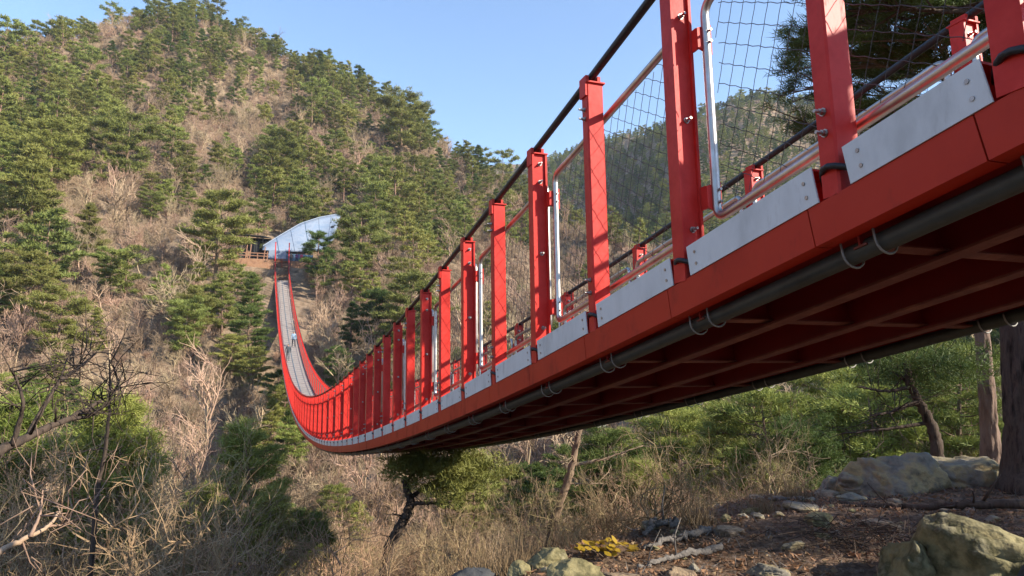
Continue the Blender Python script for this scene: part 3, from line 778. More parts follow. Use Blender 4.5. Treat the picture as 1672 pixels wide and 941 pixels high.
# scattering as one countless mass (far forest, undergrowth)
def scatter(name, protos, P, idx, rot, scl, label=None, cat=None):
    col = bpy.data.collections.new(name+'_kinds')
    for k, me in enumerate(protos):
        o = bpy.data.objects.new('%s_kind_%02d' % (name, k), me); col.objects.link(o)
    me = bpy.data.meshes.new(name); n = len(P)
    me.vertices.add(n); me.vertices.foreach_set('co', np.asarray(P, np.float32).ravel())
    a = me.attributes.new('kind_index', 'INT', 'POINT'); a.data.foreach_set('value', np.asarray(idx, np.int32))
    a = me.attributes.new('turn', 'FLOAT_VECTOR', 'POINT'); a.data.foreach_set('vector', np.asarray(rot, np.float32).ravel())
    a = me.attributes.new('size', 'FLOAT', 'POINT'); a.data.foreach_set('value', np.asarray(scl, np.float32))
    o = link_mesh(name, me)
    ng = bpy.data.node_groups.new(name, 'GeometryNodeTree')
    ng.interface.new_socket('Geometry', in_out='INPUT', socket_type='NodeSocketGeometry'); ng.interface.new_socket('Geometry', in_out='OUTPUT', socket_type='NodeSocketGeometry')
    N = ng.nodes; gi = N.new('NodeGroupInput'); go = N.new('NodeGroupOutput')
    ci = N.new('GeometryNodeCollectionInfo'); ci.inputs['Collection'].default_value = col
    ci.inputs['Separate Children'].default_value = True; ci.inputs['Reset Children'].default_value = True
    ip = N.new('GeometryNodeInstanceOnPoints'); ip.inputs['Pick Instance'].default_value = True
    def attr(nm, ty):
        q = N.new('GeometryNodeInputNamedAttribute'); q.data_type = ty; q.inputs['Name'].default_value = nm; return q.outputs['Attribute']
    ng.links.new(gi.outputs[0], ip.inputs['Points']); ng.links.new(ci.outputs[0], ip.inputs['Instance'])
    ng.links.new(attr('kind_index', 'INT'), ip.inputs['Instance Index'])
    ng.links.new(attr('turn', 'FLOAT_VECTOR'), ip.inputs['Rotation']); ng.links.new(attr('size', 'FLOAT'), ip.inputs['Scale'])
    ng.links.new(ip.outputs[0], go.inputs[0])
    md = o.modifiers.new('scatter', 'NODES'); md.node_group = ng
    tag(o, label, cat, kind='stuff'); return o

# ---------------------------------------------------------------- where the trees stand
# share of pines over the photograph's 16 x 12 cells; '.' is none, 9 is nearly all
PMAP = ["..9999...........",
        "8888799..........",
        "9633788888.......",
        "886168777..888899",
        "82137.8873577888.",
        "6416.86112577888.",
        "513675112.467888.",
        "10246211..457776.",
        "1302521122455677.",
        "0115111222344566.",
        "0013221222333344.",
        "0012221222333333."]
def pine_share(px, py):
    c = np.clip((np.asarray(px)/104.5).astype(int), 0, 15); r = np.clip((np.asarray(py)/78.4).astype(int), 0, 11)
    g = np.array([[(int(ch)/9.0 if ch.isdigit() else 0.4) for ch in row.ljust(16, '5')[:16]] for row in PMAP])
    return g[r, c]
def min_dist_filter(P, dmin):
    cell = {}; keep = []
    for i, p in enumerate(P):
        d = dmin[i]; k = (int(p[0]//4), int(p[1]//4)); ok = True
        for a in range(k[0]-2, k[0]+3):
            for b in range(k[1]-2, k[1]+3):
                for j in cell.get((a, b), ()):
                    q = P[j]
                    if (q[0]-p[0])**2+(q[1]-p[1])**2 < d*d: ok = False; break
                if not ok: break
            if not ok: break
        if ok: cell.setdefault(k, []).append(i); keep.append(i)
    return np.array(keep, int)

def candidates(n, r0, r1, th0=-21.0, th1=62.0, seed=1):
    rng = np.random.default_rng(seed)
    r = np.sqrt(rng.uniform(r0*r0, r1*r1, n)); th = np.radians(rng.uniform(th0, th1, n))
    x = r*np.sin(th); y = r*np.cos(th); return np.stack([x, y, ground_z(x, y)], -1), r, np.degrees(th)
def clear_of_bridge(P, top, rad):
    """True where a tree of this height and crown radius leaves the bridge and the far landing free"""
    x, y, z = P[:, 0], P[:, 1], P[:, 2]
    inside = (x > 1.6-0.7*rad) & (x < 4.4+0.7*rad) & (y < 118) & (z+top > Zf(y)-0.6)
    land = (np.abs(x-2.0) < 8.8) & (y > 113) & (y < 125.5)
    return ~(inside | land)
def keeps_view(P, top):
    """trees in front of the bridge stay below the line of sight to it"""
    Q = P.copy(); Q[:, 2] += top; px, py = project(Q); r = np.hypot(P[:, 0], P[:, 1])
    lim = np.interp(px, [0, 100, 330, 345, 420, 440, 470, 640, 835, 1000, 1300, 1672], [590, 590, 610, 700, 700, 730, 752, 752, 730, 700, 640, 560])
    front = (P[:, 0] < 2.2) & (r < 62)
    sheet = (px > 378) & (px < 572) & (r < 119) & (py < 412)
    return (~front | (py > lim)) & ~sheet

TREES = []      # x, y, z, kind, proto, scale
P, r, th = candidates(26000, 22, 275, seed=11)
ok = (r < RIDGE(th)*1.10)
P, r, th = P[ok], r[ok], th[ok]
rng = np.random.default_rng(5)
mid = P.copy(); mid[:, 2] += 4; px, py = project(mid)
share = pine_share(px, py) * np.where(py < 200, 1.12, 0.96) - 0.15 + 1.9*fbm(P[:, 0]/13, P[:, 1]/13, 77, 2)
is_p = rng.uniform(0, 1, len(P)) < np.clip(share, 0.03, 0.97)
size = (0.62+0.85*rng.uniform(0, 1, len(P))**1.5)*np.interp(r, [50, 75, 120, 250], [0.66, 1.05, 1.16, 0.92])
ok = clear_of_bridge(P, size*9, np.where(is_p, 2.6, 2.2)*size) & keeps_view(P, size*9.0)
P, r, is_p, size, px, py = P[ok], r[ok], is_p[ok], size[ok], px[ok], py[ok]
keep = min_dist_filter(P, np.where(is_p, 3.5*size, 3.0*size)*np.where(r < 60, 0.95, 1.0))
P, r, is_p, size, px, py = P[keep], r[keep], is_p[keep], size[keep], px[keep], py[keep]

# named trees of the photograph: pixel of the foot, height in pixels, kind, prototype
FEATURE = [(38, 402, 135, 'p', 0, 'broad dense green pine low on the left slope, at the left edge of the photo'),
           (352, 478, 150, 'p', 1, 'tall lumpy green pine left of the far bridge landing, beside the brown terrace'),
           (142, 442, 92, 'p', 0, 'small conical green pine on the left slope, right of the broad edge pine'),
           (84, 476, 92, 'p', 4, 'small pointed pine below the broad edge pine on the left slope'),
           (42, 545, 108, 'p', 1, 'mid green pine at the left edge above the tangle of bare branches'),
           (178, 490, 70, 'p', 2, 'small round pine below the conical one on the left slope'),
           (245, 372, 52, 'p', 2, 'low dark pine beside the pale forked bare tree on the left slope'),
           (80, 330, 110, 'p', 1, 'tall open pine above the broad edge pine on the left slope'),
           (205, 318, 112, 'p', 2, 'wide flat topped pine above the pale forked bare tree'),
           (178, 372, 92, 'b', 0, 'pale forked bare tree standing among pines on the left slope'),
           (455, 308, 90, 'p', 1, 'slender pine above the dark shelter at the far landing'),
           (655, 268, 112, 'p', 2, 'large flat topped pine with reddish trunk high under the right skyline'),
           (780, 300, 62, 'p', 3, 'pointed dark pine near the right skyline of the main mountain'),
           (410, 300, 84, 'b', 1, 'grey brown bare tree clump above the dark shelter'),
           (585, 470, 130, 'p', 1, 'bushy pine just right of the pale blue sheet'),
           (520, 478, 95, 'p', 4, 'pine in front of the pale blue sheet, right of the stairs'),
           (495, 408, 62, 'p', 2, 'thin stemmed small pine standing in front of the pale blue sheet'),
           (405, 620, 110, 'p', 4, 'dark spreading pine below the far landing, left of the deck'),
           (300, 600, 95, 'p', 2, 'low spreading pine in shade left of the far deck')]
feat = []
for fx, fy, fh, kd, pr_, lab in FEATURE:
    if fy > 330 or True: h = hit(fx, fy, 45)
    dist = np.linalg.norm(h); feat.append((h, fh*dist/F_PX*1.02, kd, pr_, lab))
FP = np.array([f[0] for f in feat])
dd = np.sqrt(((P[:, None, :2]-FP[None, :, :2])**2).sum(-1)).min(1)
sel = dd > 2.6
P, r, is_p, size, px, py = P[sel], r[sel], is_p[sel], size[sel], px[sel], py[sel]

def label_zone(px, py):
    rows = [(130, 'near the summit'), (235, 'on the upper mountainside'), (335, 'mid mountain'), (440, 'level with the far landing'),
            (560, 'on the lower slope'), (700, 'low in the valley'), (2000, 'in the valley bottom')]
    cols = [(130, 'by the left edge'), (260, 'above leaning trunk'), (390, 'left of the shelter'), (480, 'by the stairs'),
            (600, 'near the blue sheet'), (720, 'right of the blue sheet'), (850, 'toward right skyline'), (1000, 'behind middle posts'),
            (1180, 'behind the net'), (1400, 'beyond near span'), (3000, 'behind near right span')]
    return next(t for l, t in rows if py < l) + ' ' + next(t for l, t in cols if px < l)
ORD = ['leftmost', 'second from left', 'third from left', 'fourth from left', 'fifth from left', 'sixth from left', 'seventh from left', 'eighth from left', 'ninth from left', 'tenth from left']
def plant(kind, me_list, loc, rz, s, parts=True, name=None):
    root = empty(name, tuple(loc), rz); root.scale = (s, s, s)
    for nm, me in me_list:
        if me is not None: link_mesh(nm, me, root)
    return root
def choose_labels(items, noun, group):
    """items: (object, px, py, adjective)"""
    zones = {}
    for it in items: zones.setdefault((it[3], label_zone(it[1], it[2])), []).append(it)
    for (adj, z), L in zones.items():
        L.sort(key=lambda t: t[1])
        for k, it in enumerate(L):
            if len(L) == 1: lab = f'{adj} {noun} {z}'
            elif k < len(ORD) and len(L) <= len(ORD): lab = f'{adj} {noun} {z}, {ORD[k]}'
            else: lab = f'{adj} {noun} in dense stand {z}'
            if len(lab.split()) > 16:
                for a_, b_ in ((' from left', ' in'), ('on the upper mountainside', 'upper mountainside'), ('level with the far landing', 'at landing height'), ('low in the valley', 'low down'), ('in the valley bottom', 'valley bottom'), ('in dense stand', 'in stand')):
                    if len(lab.split()) > 16 and b_ != ' in': lab = lab.replace(a_, b_)
            if len(lab.split()) > 16: lab = lab.replace('toward right skyline', 'near skyline').replace('tall upright', 'upright').replace('behind near right span', 'behind span').replace(' from left', '')
            it[0]['label'] = lab; it[0]['group'] = group
dist = np.linalg.norm(P, axis=1)
far_forest = {'p': [], 'b': []}
for kd, flag, noun, cat, group, cap in (('p', is_p, 'pine', 'pine tree', 'pines on the mountainside', 281), ('b', ~is_p, 'bare tree', 'bare tree', 'bare trees on the mountainside', 250)):
    ii = np.where(flag)[0]
    inview = (px[ii] > -40) & (px[ii] < 1712) & (py[ii] > -40) & (py[ii] < 1000)
    key = np.where(inview, size[ii]/dist[ii], -1); oo = ii[np.argsort(-key)]
    items = []
    for c, i in enumerate(oo):
        rz = rng.uniform(0, 6.28); s = size[i]
        if c < cap and px[i] > -40:
            if kd == 'p':
                k = int(rng.integers(0, 5)); tr, lb, cr = (PINES_MID if dist[i] < 95 else PINES_FAR)[k]
                o = plant(kd, [('trunk', tr), ('crown', cr)], P[i], rz, s, name='pine_tree')
                shp = (['conical', 'open crowned', 'flat topped', 'dark narrow', 'dark rounded'] if dist[i] < 95 else ['open crowned', 'tall open', 'flat topped', 'conical', 'broad flat'])[k]
            else:
                k = int(rng.integers(0, 4)); tr, br, lv = BARES_FAR[k] if dist[i] > 38 else BARES_NEAR[k]
                o = plant(kd, [('trunk', tr), ('branches', br), ('dry_leaves', lv)], P[i], rz, s*(1 if dist[i] > 38 else 1.1), name='bare_tree')
                shp = ['single grey', 'forked pale', 'upright brown', 'bushy tan'][k]
            o['category'] = cat; items.append((o, px[i], py[i], ('tall ' if s > 0.98 else 'low ' if s < 0.7 else '')+shp))
        else: far_forest[kd].append((P[i], rz, s))
    choose_labels(items, noun, group)
for h, hm, kd, k, lab in feat:
    if kd == 'p':
        tr, lb, cr = PINES_MID[k]; H0 = [9.0, 8.5, 7.5, 10.0, 9.0][k]
        o = plant('p', [('trunk', tr), ('crown', cr)], h, rng.uniform(0, 6.28), hm/H0, name='pine_tree'); tag(o, lab, 'pine tree', 'pines on the mountainside')
    else:
        tr, br, lv = BARES_FAR[k]; o = plant('b', [('trunk', tr), ('branches', br)], h, rng.uniform(0, 6.28), hm/[7.5, 6.5][k], name='bare_tree'); tag(o, lab, 'bare tree', 'bare trees on the mountainside')
PF = [joined('pine_mass', t) for t in PINES_FAR]; BF = [joined('bare_mass', t[:2]) for t in BARES_FAR]
def stuff_of(name, lst, protos, label, cat):
    if not lst: return
    n = len(lst); scatter(name, protos, np.array([l[0] for l in lst]), rng.integers(0, len(protos), n), np.array([(0, 0, l[1]) for l in lst]), np.array([l[2] for l in lst]), label, cat)
stuff_of('far_pine_forest', far_forest['p'], PF, 'mass of smaller pines covering the upper mountain', 'forest')
stuff_of('far_bare_forest', far_forest['b'], BF, 'mass of smaller bare trees filling gaps between the mountain pines', 'forest')
print('trees', is_p.sum(), (~is_p).sum())

# forest on the farther mountain behind the near bridge span
P2, r2, th2 = candidates(42000, 140, 470, 17, 80, seed=21)
R2v = np.interp(th2, ST[:, 0], ST[:, 8])
ok = (r2 > np.maximum(RIDGE(th2)*1.1, 135)) & (r2 < R2v*1.08)
P2 = P2[ok]; keep = min_dist_filter(P2, np.full(len(P2), 3.0)); P2 = P2[keep]
n2 = len(P2); clump = fbm(P2[:, 0]/40, P2[:, 1]/40, 55, 3)
isb = (clump + rng.normal(0, 0.10, n2)) < -0.17
idx = np.where(isb, rng.integers(0, 4, n2), np.where(rng.uniform(0, 1, n2) < 0.45, 9, 4+rng.integers(0, 6, n2)))
scatter('distant_mountain_forest', BF+PF, P2, idx, np.stack([0*P2[:, 0], 0*P2[:, 0], rng.uniform(0, 6.28, n2)], -1), rng.uniform(0.45, 0.8, n2), 'green and brown forest covering the farther mountain', 'forest')
print('far', n2)

# undergrowth: bare scrub everywhere, leafy scrub mostly right of the bridge
def scrub(n, r0, r1, dmin, seed, protos, pick, label, hmax, smin, smax):
    P3, r3, th3 = candidates(n, r0, r1, th1=80.0, seed=seed)
    ok = (r3 < RIDGE(th3)*1.08) & (r3 > KNOLL(th3)+2.2) & clear_of_bridge(P3, np.full(len(P3), hmax), np.where(P3[:, 1] > 85, 3.2, 1.2)) & keeps_view(P3, np.full(len(P3), hmax))
    P3, r3, th3 = P3[ok], r3[ok], th3[ok]; keep = min_dist_filter(P3, np.full(len(P3), dmin)); P3, r3 = P3[keep], r3[keep]
    n3 = len(P3); px3_, py3_ = project(P3); idx = pick(P3, r3, px3_, np.random.default_rng(seed+1))
    scatter('undergrowth', protos, P3, idx, np.stack([0*P3[:, 0], 0*P3[:, 0], rng.uniform(0, 6.28, n3)], -1), rng.uniform(smin, smax, n3), label, 'undergrowth')
    print('scrub', n3)
BJ = [joined('bush_mass', t[:2]) for t in BUSH]; BJF = [joined('bush_mass', t[:2]) for t in BUSHF]
def pick_near(P, r, px, q):
    g = (fbm(P[:, 0]/5, P[:, 1]/5, 91, 3) + np.where(px > 1080, 0.0, -0.30)) > 0.03
    return np.where(g, 5+q.integers(0, 3, len(P)), q.integers(0, 5, len(P)))
def pick_far(P, r, px, q):
    g = (fbm(P[:, 0]/9, P[:, 1]/9, 93, 3) + np.where((px > 1050) & (r < 110), 0.02, -0.18)) > 0.03
    return np.where(g, 4+q.integers(0, 3, len(P)), q.integers(0, 4, len(P)))
scrub(11000, 9.5, 48, 0.95, 31, BJ+GBUSHN, pick_near, 'tangle of bare scrub on the near side of the valley', 2.6, 0.55, 1.15)
scrub(37000, 44, 245, 1.7, 37, BJF+GBUSH[:3], pick_far, 'brown scrub covering the mountain slopes', 3.0, 0.7, 1.35)

# ---------------------------------------------------------------- far landing: terrace, shelter, sheet, railing
XL = xl
rw = MB(); rw.box(XL-9.0, XL-0.25, 114.3, 116.0, 9.5, 16.85); rw.box(XL-9.2, XL-0.25, 113.9, 114.295, 9.0, 14.2)
tag(rw.build('retaining_wall', [EARTHR]), 'stepped red brown earth bank left of the far stairs', 'retaining wall')
rw = MB(); rw.box(XL+W+0.3, XL+W+4.0, 115.6, 117.0, 11.0, 16.85)
tag(rw.build('retaining_wall', [EARTHR]), 'short pinkish brown bank right of the far stairs under the blue sheet', 'retaining wall')
lp = MB(); lp.box(XL-9.0, XL+W+5.0, 117.1, 125, 16.86, 17.2); tag(lp.build('landing_platform', [TIMBER]), 'flat brown platform at the top of the far stairs', 'platform')
tr_ = empty('timber_railing', (XL-4.5, 117.3, 17.2)); tag(tr_, 'low brown timber railing on the terrace left of the stairs', 'railing')
for i in range(6):
    mb = MB(); mb.box(-4.2+i*1.5-0.07, -4.2+i*1.5+0.07, -0.07, 0.07, 0, 1.35 if i % 2 else 1.1); mb.build('railing_post', [TIMBER], tr_)
for h in (0.55, 1.0):
    mb = MB(); mb.box(-4.3, 3.5, -0.13, -0.075, h-0.06, h+0.06); mb.build('rail', [TIMBER], tr_)
# dark shelter
sh = empty('shade_shelter', (XL-5.0, 122.5, 17.2)); tag(sh, 'dark open shelter of charcoal shade cloth above the far terrace', 'shelter')
mb = MB(); v = [(-4.5, -2.2, 4.6), (3.2, -2.4, 4.3), (4.4, 2.5, 4.9), (-4.5, 2.5, 5.2)]; mb.hexa(v+[(x, y, z+0.12) for x, y, z in v]); mb.build('roof', [DARKNET], sh)
mb = MB(); mb.box(-4.6, 4.4, 2.55, 2.7, 0, 4.85); mb.build('back_wall', [DARKNET], sh)
mb = MB(); mb.box(-4.55, -4.45, -2.0, 2.5, 0, 4.5); mb.build('side_wall', [DARKNET], sh)
for x, y, h in ((-4.3, -2.1, 4.55), (-1.5, -2.1, 4.4), (3.0, -2.2, 4.25), (4.2, 2.3, 4.8)):
    mb = MB(); mb.tube([(x, y, 0), (x, y, h)], 0.06, 6); mb.build('post', [DARKM], sh)
# two dark curtains hanging by the shelter, a few pale stakes
for x, hgt, lab in ((1.0, 3.6, 'dark hanging cloth panel under the shelter roof, nearer the pale sheet'), (-1.2, 3.0, 'dark hanging cloth panel under the shelter roof, nearer the left end')):
    n = 12; u = np.linspace(0, 1.5, n); mb = MB()
    for i in range(n-1):
        y0, y1 = 0.12*math.sin(u[i]*7), 0.12*math.sin(u[i+1]*7)
        mb.hexa([(u[i], y0, 0), (u[i+1], y1, 0), (u[i+1], y1+0.03, 0), (u[i], y0+0.03, 0), (u[i], y0, hgt), (u[i+1], y1, hgt), (u[i+1], y1+0.03, hgt), (u[i], y0+0.03, hgt)])
    o = mb.build('cloth_panel', [DARKNET], None, loc=(XL-5.0+x, 121.2, 17.2)); tag(o, lab, 'cloth')
for x, y, h, lab in ((-4.6, 119.0, 2.6, 'tall pale timber stake in front of the dark shelter, leftmost'), (-4.0, 119.0, 2.7, 'tall pale timber stake in front of the dark shelter, middle one'), (-1.8, 119.2, 2.4, 'leaning pale stake in front of the dark shelter, nearest the sheet')):
    mb = MB(); mb.tube([(0, 0, 0), (0.25, 0.1, h)], 0.09, 6); o = mb.build('timber_stake', [TIMBER], None, loc=(XL+x, y, 17.2)); tag(o, lab, 'stake')
# pale blue sheet: a thick bulging panel laid up the slope
def sheet():
    nu, nv = 28, 12
    bot = [(428, 408), (465, 410), (500, 411), (524, 409), (545, 390)]
    top = [(429, 402), (460, 383), (491, 365), (522, 355), (557, 349)]
    def curve(c, u):
        c = np.array(c, float); k = np.linspace(0, 1, len(c)); return np.array([np.interp(u, k, c[:, 0]), np.interp(u, k, c[:, 1])])
    G = np.zeros((nu, nv, 3))
    for i in range(nu):
        u = i/(nu-1); b = curve(bot, u); t = curve(top, u)
        rb = 121.2+2.0*u; rt = 123+9.0*u
        for j in range(nv):
            v = j/(nv-1); p = b*(1-v)+t*v; d = ray(*p)
            rr = rb*(1-v)+rt*v - 0.35*math.sin(math.pi*v)*math.sin(math.pi*min(u+0.1, 1)) + 0.05*math.sin(u*23+v*3)
            G[i, j] = d*rr
    nrm = np.array([-0.1, -0.75, 0.6]); nrm /= np.linalg.norm(nrm)
    mb = MB(); V = np.concatenate([G.reshape(-1, 3), (G-nrm*0.18).reshape(-1, 3)]); N = nu*nv; f = []
    for i in range(nu-1):
        for j in range(nv-1):
            a, b, c, d = i*nv+j, (i+1)*nv+j, (i+1)*nv+j+1, i*nv+j+1
            f.append((a, b, c, d)); f.append((N+d, N+c, N+b, N+a))
    for i in range(nu-1):
        for j in (0, nv-1):
            a, b = i*nv+j, (i+1)*nv+j; f.append((a, N+a, N+b, b) if j == 0 else (b, N+b, N+a, a))
    for j in range(nv-1):
        for i in (0, nu-1):
            a, b = i*nv+j, i*nv+j+1; f.append((b, N+b, N+a, a) if i == 0 else (a, N+a, N+b, b))
    root = empty('sloping_sheet', tuple(G[nu//2, 0])); O = np.array(root.location)
    tag(root, 'large pale blue sheet sloping up the hillside behind the far landing', 'sheet')
    mb.add(V-O, f); mb.build('sheet_panel', [TARP], root, smooth=True)
    for ju in (5, 10, 15, 20, 24):
        m3 = MB(); m3.tube([G[ju, j]-O+nrm*0.03 for j in range(nv)], 0.05, 5); m3.build('seam', [TARPD if ju % 2 else TARP], root)
    m3 = MB(); m3.tube([G[i, nv-1]-O+nrm*0.02 for i in range(nu)], 0.09, 6); m3.build('edge_pole', [TARP], root)
    for uu, vv in ((0.93, 0.55), (0.90, 0.2)):
        c = G[int(uu*(nu-1)), int(vv*(nv-1))]-O + nrm*0.05
        m2 = MB(); m2.tube([c-nrm*0.03, c+nrm*0.03], 0.32, 12, ref=(1, 0, 0.2)); m2.build('painted_hole', [DARKM], root)  # solid dark disc; the shade inside a hole is put into its colour
sheet()
mb = MB(); mb.box(XL-1.2, XL+6.2, 120.6, 120.9, 17.2, 18.9)
tag(mb.build('low_wall', [TARPD]), 'blue grey low wall behind the top of the far stairs', 'wall')
mb = MB(); mb.box(XL-1.0, XL+1.75, 119.2, 119.9, 17.9, 19.1)
mb.box(XL-1.0, XL+1.75, 119.15, 119.195, 17.75, 18.1)
tag(mb.build('white_board', [TARP]), 'white board facing the bridge at the top of the far stairs', 'board')

# ---------------------------------------------------------------- people
def person_mat(name, top, legs, hair):
    m = bpy.data.materials.new(name); m.use_nodes = True; n = m.node_tree.nodes; L = m.node_tree.links; p = n['Principled BSDF']
    p.inputs['Roughness'].default_value = 0.8
    tc = n.new('ShaderNodeTexCoord'); sp = n.new('ShaderNodeSeparateXYZ'); L.new(tc.outputs['Object'], sp.inputs[0])
    mr = n.new('ShaderNodeMapRange'); mr.inputs[2].default_value = 1.75; L.new(sp.outputs['Z'], mr.inputs[0])
    r = n.new('ShaderNodeValToRGB'); r.color_ramp.interpolation = 'CONSTANT'; e = r.color_ramp.elements
    e[0].position = 0; e[0].color = (0.03, 0.03, 0.03, 1); e[1].position = 0.05; e[1].color = (*legs, 1)
    for q, c in ((0.49, top), (0.845, (0.45, 0.27, 0.19)), (0.935, hair)):
        k = e.new(q); k.color = (*c, 1)
    L.new(mr.outputs[0], r.inputs[0]); L.new(r.outputs[0], p.inputs['Base Color']); return m
def person(loc, rz, m, stride, label, s=1.0, group=None):
    vs = [(0, 0, 0.93), (0, 0, 1.12), (0, 0.01, 1.38), (0, 0, 1.50), (0, -0.02, 1.60), (0, -0.02, 1.71),
          (0.10, 0, 0.90), (0.11, -0.30*stride, 0.50), (0.11, -0.28*stride+0.02, 0.09), (0.115, -0.28*stride-0.14, 0.045),
          (-0.10, 0, 0.90), (-0.11, 0.16*stride, 0.50), (-0.11, 0.36*stride, 0.10), (-0.115, 0.36*stride-0.14, 0.05),
          (0.19, 0.01, 1.40), (0.25, 0.10*stride, 1.14), (0.25, 0.02, 0.90), (0.25, 0.0, 0.80),
          (-0.19, 0.01, 1.40), (-0.25, -0.06*stride, 1.14), (-0.25, -0.16*stride, 0.91), (-0.25, -0.18*stride, 0.82)]
    es = [(0, 1), (1, 2), (2, 3), (3, 4), (4, 5), (0, 6), (6, 7), (7, 8), (8, 9), (0, 10), (10, 11), (11, 12), (12, 13), (2, 14), (14, 15), (15, 16), (16, 17), (2, 18), (18, 19), (19, 20), (20, 21)]
    rad = [.16, .15, .17, .065, .095, .085, .10, .065, .045, .04, .10, .065, .045, .04, .075, .05, .038, .035, .075, .05, .038, .035]
    me = bpy.data.meshes.new('person'); me.from_pydata(vs, es, []); me.materials.append(m)
    o = link_mesh('person', me, None, loc, (0, 0, rz)); o.scale = (s, s, s)
    md = o.modifiers.new('skin', 'SKIN')
    for v, r in zip(me.skin_vertices[0].data if me.skin_vertices else [], rad): v.radius = (r, r)
    if not me.skin_vertices: pass
    me.skin_vertices[0].data[0].use_root = True
    sd = o.modifiers.new('smooth', 'SUBSURF'); sd.levels = 1; sd.render_levels = 1
    tag(o, label, 'person', group); return o
def deck(s, x): return (D+x+float(xo(s)), s, float(Zf(s))+0.033)
person(deck(79.5, 1.45), 0.1, person_mat('blue_grey_jacket', (0.22, 0.32, 0.42), (0.03, 0.035, 0.05), (0.02, 0.018, 0.016)), 0.8, 'person in a pale blue jacket walking down the far deck')
person(deck(72.5, 0.62), -0.1, person_mat('dark_coat', (0.05, 0.06, 0.07), (0.10, 0.11, 0.12), (0.03, 0.025, 0.02)), 0.7, 'person in dark clothes walking on the left of the deck, nearer the camera')
for x, m, lab in ((W+0.45, person_mat('brown_coat', (0.20, 0.13, 0.09), (0.05, 0.05, 0.06), (0.03, 0.02, 0.02)), 'person in brown standing right of the stair top'),
                  (W+1.35, person_mat('purple_top', (0.16, 0.05, 0.14), (0.05, 0.05, 0.06), (0.02, 0.02, 0.02)), 'person in purple standing between the two others by the blue sheet'),
                  (W+2.1, person_mat('pink_red_top', (0.55, 0.05, 0.13), (0.30, 0.05, 0.10), (0.03, 0.02, 0.02)), 'person in pink red standing by the blue sheet, rightmost of three')):
    person((XL+x, 119.6, 17.2), 0.2, m, 0.15, lab, group='people standing at the far landing')

# ---------------------------------------------------------------- near ground: rocks, logs, litter
def ico(sub):
    import bmesh
    bm = bmesh.new(); bmesh.ops.create_icosphere(bm, subdivisions=sub, radius=1.0)
    v = np.array([x.co[:] for x in bm.verts]); f = [tuple(q.index for q in x.verts) for x in bm.faces]; bm.free(); return v, np.array(f)
IV, IF = ico(5)
def rock(name, loc, size, seed, m, label, cat='rock', rz=0.0, facets=15, tilt=0.0, sharp=0.028, group=None):
    rng = np.random.default_rng(seed); d = IV
    n = unit(rng.normal(0, 1, (facets, 3))); c = rng.uniform(0.55, 0.95, facets)
    q = d @ n.T; rr = np.where(q > 0.05, c/np.maximum(q, 0.05), 9.0)
    r = -sharp*0.5*np.log(np.exp(-rr/(sharp*0.5)).sum(1)+np.exp(-1.05/(sharp*0.5)))
    P = d*np.clip(r, 0.3, 1.2)[:, None]
    a = fbm(P[:, 0]*2.2+seed, P[:, 1]*2.2+P[:, 2]*1.7, seed, 5); b = fbm(P[:, 2]*5+seed*3, P[:, 0]*5-P[:, 1]*4, seed+5, 4)
    lay = np.abs(vnoise(P[:, 2]*6+P[:, 0]*1.2+seed, P[:, 1]*0.8, seed+9)-0.5)
    c_ = fbm(P[:, 0]*14+P[:, 2]*6, P[:, 1]*14-P[:, 2]*9, seed+7, 3)
    P = P*(1+0.16*a+0.12*b+0.06*c_-0.07*(lay < 0.06))[:, None]
    ct, st = math.cos(tilt), math.sin(tilt); P = P @ np.array([[ct, 0, -st], [0, 1, 0], [st, 0, ct]])
    P = P*np.array(size)
    me = raw_mesh(name, P, IF, [m], smooth=True)
    o = link_mesh(name, me, None, loc, (0, 0, rz)); tag(o, label, cat, group); return o
def at(px, r, dz=0.0):
    """point on the ground r metres out in the direction of image column px (taken along the horizon)"""
    d = ray(px, 597); th = math.atan2(d[0], d[1]); x, y = r*math.sin(th), r*math.cos(th)
    return np.array([x, y, gz(x, y)+dz])
rock('boulder', at(1566, 5.75, 0.05), (0.68, 0.48, 0.44), 6, ROCKO, 'big mossy ochre boulder at the bottom right of the knoll', 'boulder', rz=-0.9, facets=10)
rock('boulder', at(1476, 5.6, -0.02), (0.36, 0.30, 0.42), 8, ROCKO, 'lower lobed mossy boulder against the left side of the big ochre boulder', 'boulder', rz=0.4)
rock('boulder', at(1690, 5.0, 0.08), (0.30, 0.30, 0.66), 12, ROCKD, 'dark charcoal boulder cut by the right edge of the photo', 'boulder', rz=0.3)
rock('boulder', at(1448, 9.6, 0.02), (0.60, 0.45, 0.55), 17, ROCKG, 'grey slanting boulder with sunlit ochre mottled into its colour at the crest of the knoll', 'boulder', rz=-0.5, tilt=0.5, facets=12)
rock('boulder', at(1385, 9.6, 0.02), (0.45, 0.36, 0.26), 19, ROCKG, 'low grey boulder left of the slanting one at the knoll crest', 'boulder', rz=0.2, tilt=0.2)
rock('boulder', at(1548, 10.0, 0.05), (0.55, 0.45, 0.36), 23, ROCKG, 'rounded grey boulder between the slanting boulder and the pine trunks', 'boulder', rz=-0.2)
rock('boulder', at(1350, 9.7, 0.0), (0.22, 0.2, 0.2), 29, ROCKG, 'small square grey rock left of the crest boulders', 'rock')
rock('rock', at(890, 5.85, 0.05), (0.20, 0.16, 0.13), 31, ROCKO, 'olive rock lying behind the small yellow rock at the knoll edge', 'rock', rz=0.4, facets=6)
rock('rock', at(850, 5.55, 0.03), (0.10, 0.09, 0.13), 37, ROCKO, 'small upright yellowish rock, leftmost on the knoll edge', 'rock', rz=0.1)
rock('rock', at(935, 5.1, 0.04), (0.23, 0.17, 0.15), 41, ROCKO, 'flat mossy rock at the bottom edge below the yellow leaves', 'rock', rz=-0.3, facets=6)
